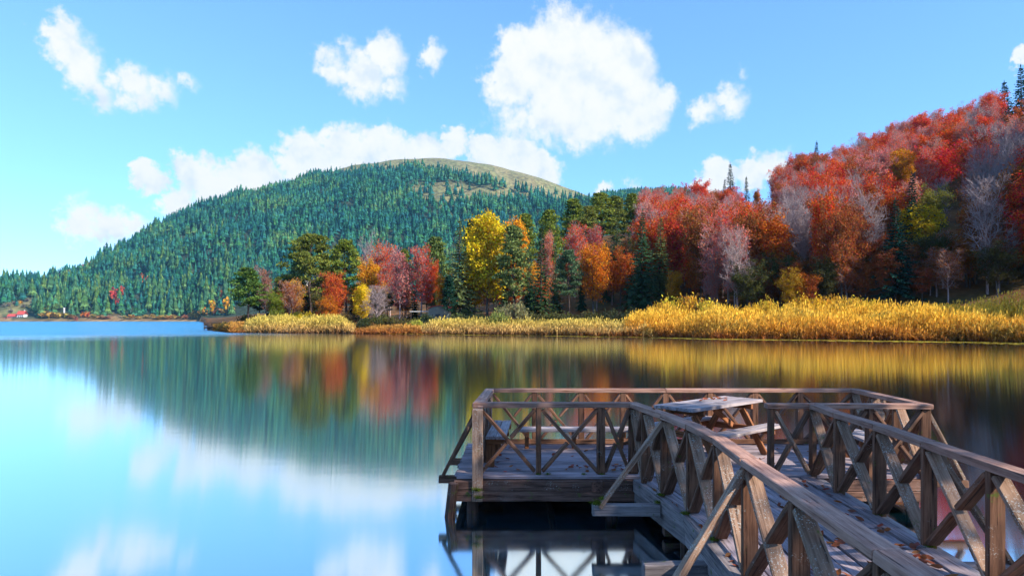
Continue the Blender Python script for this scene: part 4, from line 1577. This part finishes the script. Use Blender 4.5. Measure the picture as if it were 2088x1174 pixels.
# ---- the walkway
walk = link('walkway', None, None, (2.9, 5.5, 0))
tag(walk, 'plank walkway with cross-braced wooden railings leading out to the platform', 'walkway')
LP = [(1.707, 9.62), (1.80, 9.15), (1.905, 8.45), (2.02, 7.65), (2.055, 6.75), (1.99, 5.72), (1.945, 4.62), (1.90, 3.45), (1.84, 2.25), (1.80, 1.1)]
RP = [(4.18, 9.49), (4.10, 8.55), (4.09, 7.60), (4.00, 6.55), (3.93, 5.55), (3.86, 4.5), (3.80, 3.4), (3.74, 2.3), (3.7, 1.1)]
railing([(x, y, .524) for x, y in LP], walk, [(0, 2), (2, 3), (3, 4), (4, 5), (5, 7), (7, 9)])
railing([(x, y, .524) for x, y in RP], walk, [(0, 1), (1, 2), (2, 3), (3, 5), (5, 8)], first=False)


def lerp(pts, y):
    ys = [p[1] for p in pts][::-1]
    xs = [p[0] for p in pts][::-1]
    return float(np.interp(y, ys, xs))


# planks laid lengthwise, following the slight bend
brk = [9.44, 7.1, 4.7, 2.4, .9]
npl = 11
for s in range(4):
    ya, yb = brk[s], brk[s + 1]
    for k in range(npl):
        sh = random.uniform(-.25, .25)
        y0 = ya + (sh if s else 0)
        y1 = yb + .0
        fa, fb = (k + .5) / npl, (k + .5) / npl
        xa = lerp(LP, ya) + .0 + (lerp(RP, ya) - lerp(LP, ya)) * fa
        xb = lerp(LP, yb) + .0 + (lerp(RP, yb) - lerp(LP, yb)) * fb
        wv = (lerp(RP, (ya + yb) / 2) - lerp(LP, (ya + yb) / 2)) / npl - .012
        zz = random.gauss(0, .006)
        board('plank', (xa, ya - .004, .500 + zz), (xb, yb + .004, .500 + zz), wv, .046, W_DECK, walk, twist=random.gauss(0, .02))
# stringers under both railings, two beams high, in lengths
for pts, sgn in ((LP, -1), (RP, 1)):
    ys = [9.36, 8.45, 7.65, 6.75, 5.72, 4.62, 3.45, 2.25, 1.0]
    for a, b in [(0, 2), (2, 4), (4, 6), (6, 8)]:
        xa, xb = lerp(pts, ys[a]) + sgn * .02, lerp(pts, ys[b]) + sgn * .02
        board('stringer', (xa, ys[a], .418), (xb, ys[b] + .004, .418), .17, .165, W_SIDE, walk)
        board('lower_stringer', (xa - sgn * .012, ys[a], .245), (xb - sgn * .012, ys[b] + .004, .245), .15, .17, W_SIDE, walk)
    for i in range(len(pts) - 1):
        for j in (0,):
            pass
for y in (8.4, 6.8, 5.2, 3.6):
    board('cross_beam', (lerp(LP, y) - .05, y, .10), (lerp(RP, y) + .1, y, .10), .14, .12, W_BEAM, walk)
for y in (8.1, 5.4, 2.6):
    pile('pile', (lerp(LP, y) + .12, y, -1.8), (lerp(LP, y) + .12, y, .17), .09, .08, W_BEAM, walk)
    pile('pile', (lerp(RP, y) - .12, y, -1.8), (lerp(RP, y) - .12, y, .17), .09, .08, W_BEAM, walk)
# outriggers and raking stays on the left
board('outrigger', (.98, 8.34, .37), (1.80, 8.34, .37), .13, .13, W_SIDE, walk)
board('stay', (1.06, 8.30, .40), (1.86, 8.44, 1.42), .10, .05, W_BRACE, walk, up=(-1, 0, .8))
board('outrigger', (1.30, 6.78, .20), (1.94, 6.78, .20), .15, .15, W_SIDE, walk)
board('stay', (1.10, 5.42, .28), (1.93, 5.70, 1.42), .11, .055, W_BRACE, walk, up=(-1, 0, .8))
board('outrigger', (1.0, 5.40, .24), (1.88, 5.40, .24), .13, .13, W_SIDE, walk)
board('outrigger', (4.05, 6.5, .30), (4.85, 6.5, .30), .13, .13, W_SIDE, walk)
board('stay', (4.75, 6.5, .36), (4.07, 6.52, 1.40), .10, .05, W_BRACE, walk, up=(1, 0, .8))


def moss(p, s, parent):
    rng = np.random.default_rng(int(abs(p[0] * 1000 + p[1] * 77)) % 9999)
    n = 260
    c = rng.normal(size=(n, 3)) * np.array([.5, .5, .3])
    c[:, 2] = np.abs(c[:, 2])
    V, Q = quads_random(c * s, s * .16, s * .06, rng, .2, rng.normal(size=(n, 3)) + np.array([0, 0, 1.2]))
    o = link('moss', np_mesh('moss', V, Q, M_MOSS), parent, Vector(p) - parent.location)
    tag(o, kind='stuff')


moss((1.03, 8.31, .44), .075, walk)
moss((1.10, 8.33, .50), .05, walk)
moss((1.78, 8.34, .45), .05, walk)
moss((-.476, 9.30, .36), .07, plat)
moss((-.45, 9.30, .26), .06, plat)
for x, y in [(1.83, 8.42), (1.93, 7.62), (1.98, 6.72), (1.93, 5.6), (3.98, 6.5), (3.9, 5.5), (4.08, 7.6)]:
    moss((x, y, .52), .05, walk)
for x in (.37, 1.25, .5, 1.0):
    moss((x, 9.52, .53), .035, plat)


# ------------------------------------------------------------------ picnic table and benches
def place(o, parent):
    return o


ang = math.radians(40.2)
tx, ty = 3.245, 11.2
zt = zd(11.2)
U = Vector((math.cos(ang), math.sin(ang), 0))
N_ = Vector((-math.sin(ang), math.cos(ang), 0))
table = link('picnic_table', None, None, (tx, ty, zt))
tag(table, 'grey wooden picnic table with attached benches and dry leaves on its top', 'picnic table')
T0 = Vector((tx, ty, zt))
for k in range(5):
    c = T0 + N_ * (-.30 + .15 * k) + Vector((0, 0, .835))
    board('table_plank', c - U * 1.0, c + U * 1.0, .143, .05, W_TABLE, table)
for s in (-1, 1):
    for k in range(2):
        c = T0 + N_ * s * (.56 + .15 * k) + Vector((0, 0, .46))
        board('bench_plank', c - U * .98, c + U * .98, .143, .045, W_TABLE, table)
    e = T0 + U * s * .68
    board('bench_bearer', e + U * .03 - N_ * .74 + Vector((0, 0, .39)), e + U * .03 + N_ * .74 + Vector((0, 0, .39)), .05, .10, W_ORANGE, table)
    board('table_bearer', e - N_ * .36 + Vector((0, 0, .765)), e + N_ * .36 + Vector((0, 0, .765)), .05, .09, W_ORANGE, table)
    for q in (-1, 1):
        board('leg', e - U * .045 + N_ * q * .62 + Vector((0, 0, .0)), e - U * .045 + N_ * q * .20 + Vector((0, 0, .72)), .11, .045, W_ORANGE, table, up=U)
    board('stay', T0 + U * s * .12 + Vector((0, 0, .74)), e + Vector((0, 0, .42)) - U * s * .02, .09, .04, W_ORANGE, table, up=N_)


def bench(p0, p1, width, h, label, n=2):
    p0, p1 = Vector(p0), Vector(p1)
    r = link('bench', None, None, ((p0.x + p1.x) / 2, (p0.y + p1.y) / 2, zd((p0.y + p1.y) / 2)))
    tag(r, label, 'bench')
    d = (p1 - p0).normalized()
    m = Vector((-d.y, d.x, 0))
    w = width / n
    for k in range(n):
        o = m * (-width / 2 + w * (k + .5))
        board('seat_plank', p0 + o + Vector((0, 0, zd(p0.y) + h)), p1 + o + Vector((0, 0, zd(p1.y) + h)), w - .008, .045, W_TABLE, r)
    for f in (.08, .5, .92):
        c = p0 + (p1 - p0) * f
        board('bearer', c - m * width * .5 + Vector((0, 0, zd(c.y) + h - .067)), c + m * width * .5 + Vector((0, 0, zd(c.y) + h - .067)), .07, .085, W_ORANGE, r)
        board('leg', c + m * width * .28 + Vector((0, 0, zd(c.y) + .002)), c + m * width * .28 + Vector((0, 0, zd(c.y) + h - .112)), .12, .07, W_ORANGE, r, up=d)


bench((-.24, 9.95, 0), (-.16, 11.95, 0), .30, .45, 'plank bench along the short open-water end of the platform')
bench((.10, 11.75, 0), (2.05, 11.75, 0), .36, .34, 'low plank bench along the lake-side railing behind the picnic table')
bench((5.30, 9.95, 0), (5.62, 11.85, 0), .34, .40, 'plank bench at the platform end by the dark wood reflections')


# ------------------------------------------------------------------ fallen leaves
def leaf_mesh(rng):
    ys = np.array([0, .22, .5, .78, 1.0])
    ws = np.array([.02, .26, .33, .2, .0])
    V = []
    curl = rng.uniform(.15, .5)
    fold = rng.uniform(.1, .45)
    for y, w in zip(ys, ws):
        zc = curl * (y - .5) ** 2 * 1.6 + rng.normal() * .02
        V += [(-w, y - .5, zc + fold * w + rng.normal() * .02), (0, y - .5, zc), (w, y - .5, zc + fold * w + rng.normal() * .02)]
    Q = []
    for k in range(4):
        for c in (0, 1):
            a = k * 3 + c
            Q.append((a, a + 1, a + 4, a + 3))
    return np.array(V), np.array(Q)


M_DRY = leaf_material('dry_leaves', .2, .4)
LM = [np_mesh('fallen_leaf', *leaf_mesh(np.random.default_rng(300 + i)), M_DRY) for i in range(6)]


def leaf_at(x, y, z, s, label, group):
    o = link('fallen_leaf', random.choice(LM), None, (x, y, z + .004), (random.gauss(0, .25), random.gauss(0, .25), random.uniform(0, 6.28)), (s, s, s))
    o.color = jit(random.choice([(.48, .12, .06), (.52, .17, .08), (.40, .10, .07), (.60, .20, .07), (.52, .14, .10)]), .2)
    tag(o, label, 'leaf', group)


for i in range(190):
    y = random.uniform(3.0, 9.3)
    f = random.betavariate(1.2, 1.2)
    x = lerp(LP, y) + .12 + (lerp(RP, y) - lerp(LP, y) - .24) * f
    leaf_at(x, y, .532, random.uniform(.075, .13), 'dry russet leaf lying on the walkway planks', 'fallen leaves on the walkway')
for i in range(85):
    x, y = random.uniform(-.3, 5.5), 9.55 + 2.5 * random.random() ** 1.3
    if i < 22:
        x = random.uniform(-.3, 1.6)
        y = random.uniform(9.5, 10.2)
    leaf_at(x, y, zd(y) + .008, random.uniform(.06, .10), 'dry russet leaf lying on the platform planks', 'fallen leaves on the platform')
for i in range(14):
    c = T0 + U * random.gauss(.25, .28) + N_ * random.gauss(.16, .10)
    leaf_at(c.x, c.y, zt + .862, random.uniform(.07, .10), 'dry brown leaf lying on the picnic table top', 'fallen leaves on the picnic table')
leaf_at(1.84, 8.85, 1.526, .09, 'single dry leaf resting on the walkway handrail near the picnic table', None)
for i in range(16):
    s = random.choice((0, 1, 2))
    y = random.choice([8.75, 8.0, 7.2, 6.2, 5.2]) + random.uniform(-.25, .25)
    leaf_at(lerp(LP, y) - .03, y, .502, random.uniform(.05, .09), 'dry leaf caught on the stringer beam under the walkway railing', 'leaves on the walkway stringer')


# ------------------------------------------------------------------ buildings
def paint(name, col, rough=.8, var=.15):
    m, t, out = new_mat(name)
    co = t.n('ShaderNodeTexCoord').outputs['Object']
    n = t.noise(co, 1.3, 5, .6)[0]
    c = t.mix(n, tuple(v * (1 - var) for v in col), tuple(min(1, v * (1 + var)) for v in col))
    principled(t, out, c, rough, .3)
    return m


M_WHITE = paint('white_render', (.72, .70, .66))
M_RED = paint('red_roof_tiles', (.50, .07, .055))
M_GLASS, _t, _o = new_mat('window_glass')
principled(_t, _o, (.03, .05, .07), .08, .6)
M_HUT = paint('grey_green_wall', (.17, .20, .17))
M_DARK = paint('dark_timber', (.06, .045, .04))
M_TIN = paint('grey_roof_sheet', (.25, .25, .26))
M_YELLOW = paint('pale_timber', (.45, .33, .18))


def mesh_obj(name, verts, faces, mat, parent, loc=(0, 0, 0)):
    me = bpy.data.meshes.new(name)
    me.from_pydata([Vector(v) for v in verts], [], faces)
    bm = bmesh.new()
    bm.from_mesh(me)
    bmesh.ops.recalc_face_normals(bm, faces=bm.faces)
    bm.to_mesh(me)
    bm.free()
    me.materials.append(mat)
    return link(name, me, parent, loc)


def boxo(name, x0, x1, y0, y1, z0, z1, mat, parent):
    v = [(x, y, z) for x in (x0, x1) for y in (y0, y1) for z in (z0, z1)]
    return mesh_obj(name, v, [(0, 1, 3, 2), (4, 6, 7, 5), (0, 4, 5, 1), (2, 3, 7, 6), (0, 2, 6, 4), (1, 5, 7, 3)], mat, parent)


def gable(name, x0, x1, y0, y1, z0, z1, mat, parent, axis='x', th=.5):
    """a pitched roof with thickness; ridge along axis"""
    if axis == 'x':
        ym = (y0 + y1) / 2
        v = [(x, y, z) for x in (x0, x1) for y, z in ((y0, z0), (ym, z1), (y1, z0), (y1, z0 - th), (ym, z1 - th), (y0, z0 - th))]
    else:
        xm = (x0 + x1) / 2
        v = [(x, y, z) for y in (y0, y1) for x, z in ((x0, z0), (xm, z1), (x1, z0), (x1, z0 - th), (xm, z1 - th), (x0, z0 - th))]
    f = [(0, 1, 4, 5), (1, 2, 3, 4), (6, 11, 10, 7), (7, 10, 9, 8), (0, 6, 7, 1), (1, 7, 8, 2), (2, 8, 9, 3), (3, 9, 10, 4), (4, 10, 11, 5), (5, 11, 6, 0)]
    return mesh_obj(name, v, f, mat, parent)


# red-roofed lakeside house on the far shore
D = 1158
hx = (30 - CX) / F * D
house = link('lakeside_house', None, None, (hx, D, 1.0))
tag(house, 'white lakeside house with red roofs on the far shore meadow', 'house')
w1 = boxo('wall', 4, 15, 0, 9, 0, 11, M_WHITE, house)
gable('roof', 3, 16, -1, 10, 10.8, 17, M_RED, house, 'x')
w2 = boxo('wall', -13, 3.9, 1, 9, 0, 8, M_WHITE, house)
gable('roof', -14, 3.5, 0, 10, 7.8, 12, M_RED, house, 'x')
boxo('porch_roof', -15, 4.5, -6, .9, 4.6, 5.4, M_RED, house)
boxo('porch', -14, 4, -5, .8, 0, 3.2, M_DARK, house)
for x in (-13.5, -8, -2.5, 3):
    boxo('porch_post', x - .25, x + .25, -5.6, -5.2, 0, 4.6, M_WHITE, house)
for x in (-11.5, -8, -4.5, -1):
    wn = boxo('window', x, x + 2, .9, .98, 5.6, 7.2, M_GLASS, house)
for x in (5.5, 9, 12.2):
    boxo('window', x, x + 1.8, -.1, -.02, 6, 8.2, M_GLASS, house)
    boxo('window', x, x + 1.8, -.1, -.02, 1.6, 4.0, M_GLASS, house)
boxo('chimney', 12, 13.2, 5, 6.2, 14, 18.5, M_WHITE, house)

shed = link('shed', None, None, ((82 - CX) / F * 1165, 1165, hz((82 - CX) / F * 1165, 1165)))
tag(shed, 'small red-roofed shed among the tawny shrubs of the far shore', 'shed')
boxo('wall', -3, 3, 0, 4, 0, 3.2, M_WHITE, shed)
gable('roof', -3.6, 3.6, -.6, 4.6, 3.1, 6, M_RED, shed, 'x', .3)

mast_x, mast_d = (131 - CX) / F * 1185, 1185
mast = link('white_mast', None, None, (mast_x, mast_d, hz(mast_x, mast_d)))
tag(mast, 'slender white mast before the dark firs of the far shore', 'mast')
boxo('pole', -.8, .8, -.8, .8, 0, 15.5, M_WHITE, mast)
boxo('lamp_head', -1.3, 1.3, -.5, .5, 15.5, 16.4, M_WHITE, mast)

# steep-roofed cabin behind the broad pine
D = 180
cx_ = (622 - CX) / F * D
cabin = link('cabin', None, None, (cx_, D, hz(cx_, D)))
tag(cabin, 'steep-roofed cabin with pale edges half hidden behind the broad pine', 'cabin')
boxo('wall', -2.6, 2.6, 0, 7, 0, 3.0, M_DARK, cabin)
boxo('balcony', -2.8, 2.8, -1.1, -.02, 2.7, 3.2, M_YELLOW, cabin)
mesh_obj('gable_front', [(-2.5, 0.05, 3.0), (2.5, .05, 3.0), (0, .05, 10.6), (-2.5, .25, 3.0), (2.5, .25, 3.0), (0, .25, 10.6)], [(0, 1, 2), (3, 5, 4), (0, 3, 4, 1), (1, 4, 5, 2), (2, 5, 3, 0)], M_TIN, cabin)
gable('roof', -3.1, 3.1, -.6, 7.4, 2.2, 11.6, M_TIN, cabin, 'y', .5)
gable('roof_edge', -3.25, 3.25, -.75, -.61, 2.2, 11.9, M_WHITE, cabin, 'y', .8)
for x in (-1.5, -.35, .8):
    boxo('window', x, x + .85, -.04, .03, 3.6, 5.8, M_GLASS, cabin)
boxo('door', -.5, .5, -.06, -.01, 0, 2.1, M_YELLOW, cabin)

# hut with a low curved gable among the red trees
D = 150
cx_ = (896 - CX) / F * D
hut = link('hut', None, None, (cx_, D, hz(cx_, D)))
tag(hut, 'grey-green hut with a low curved gable among the red trees', 'hut')
xs = np.linspace(-2.4, 2.4, 9)
prof = [(x, 3.2 + .75 * math.cos(x / 2.4 * 1.45)) for x in xs]
v = [(-2.4, 0, 0)] + [(x, 0, z) for x, z in prof] + [(2.4, 0, 0)]
n = len(v)
v = v + [(x, 5, z) for x, _, z in v]
mesh_obj('wall', v, [tuple(range(n)), tuple(range(2 * n - 1, n - 1, -1))] + [(i, (i + 1) % n, (i + 1) % n + n, i + n) for i in range(n)], M_HUT, hut)
v = [(x * 1.08, y, z + dz) for y in (-.35, 5.3) for dz in (.04, .16) for x, z in prof]
m9 = 9
fs = []
for i in range(8):
    fs += [(i, i + 1, 18 + i + 1, 18 + i), (9 + i, 27 + i, 27 + i + 1, 9 + i + 1), (i, 9 + i, 9 + i + 1, i + 1), (18 + i, 18 + i + 1, 27 + i + 1, 27 + i)]
fs += [(0, 18, 27, 9), (8, 17, 35, 26)]
mesh_obj('roof', v, fs, M_RED, hut)
boxo('window', -.9, .1, -.06, -.01, 1.3, 2.1, M_GLASS, hut)
boxo('door', .7, 1.5, -.06, -.01, 0, 2.0, M_DARK, hut)
boxo('awning', -6.6, -2.45, .4, 3.4, 2.65, 2.78, M_WHITE, hut)
for x in (-6.4, -4.4):
    boxo('awning_post', x, x + .12, .5, .62, 0, 2.65, M_DARK, hut)

# small jetty at the tip of the point
D = 176
jx = (452 - CX) / F * D
jet = link('jetty', None, None, (jx, D, 0))
tag(jet, 'small dark jetty with a low railing at the tip of the wooded point', 'jetty')
for k in range(9):
    boxo('plank', -4.0 + k * .9, -3.14 + k * .9, -1.2, 1.6, .82, .94, M_DARK, jet)
boxo('beam', -4.1, 4.1, -1.3, -1.14, .5, .80, M_DARK, jet)
boxo('handrail', -4.1, 4.1, -1.22, -1.10, 1.80, 1.92, M_DARK, jet)
for k in range(9):
    x = -4.0 + k * .99
    boxo('post', x - .07, x + .07, -1.2, -1.08, -1.2 if k % 2 == 0 else .3, 1.80, M_DARK, jet)
for k in range(4):
    x = -3.5 + k * 2.0
    boxo('crossbar', x, x + 1.5, -1.17, -1.12, 1.25, 1.37, M_DARK, jet)


# ------------------------------------------------------------------ air
def build_haze():
    v = [(x, y, z) for x in (-2600, 2600) for y in (-300, 3400) for z in (-3.2, 800)]
    m = bpy.data.materials.new('blue_air')
    m.use_nodes = True
    t = NT(m.node_tree)
    out = t.n('ShaderNodeOutputMaterial')
    pv = t.n('ShaderNodeVolumePrincipled')
    pv.inputs['Color'].default_value = (.25, .66, 1.0, 1)
    pv.inputs['Density'].default_value = 5e-5
    pv.inputs['Anisotropy'].default_value = 0.0
    t.l(pv.outputs[0], out.inputs['Volume'])
    o = mesh_obj('haze', v, [(0, 1, 3, 2), (4, 6, 7, 5), (0, 4, 5, 1), (2, 3, 7, 6), (0, 2, 6, 4), (1, 5, 7, 3)], m, None)
    tag(o, 'thin blue haze lying over the lake and the far hill', 'haze', None, 'stuff')


USE_HAZE = True
if USE_HAZE:
    build_haze()
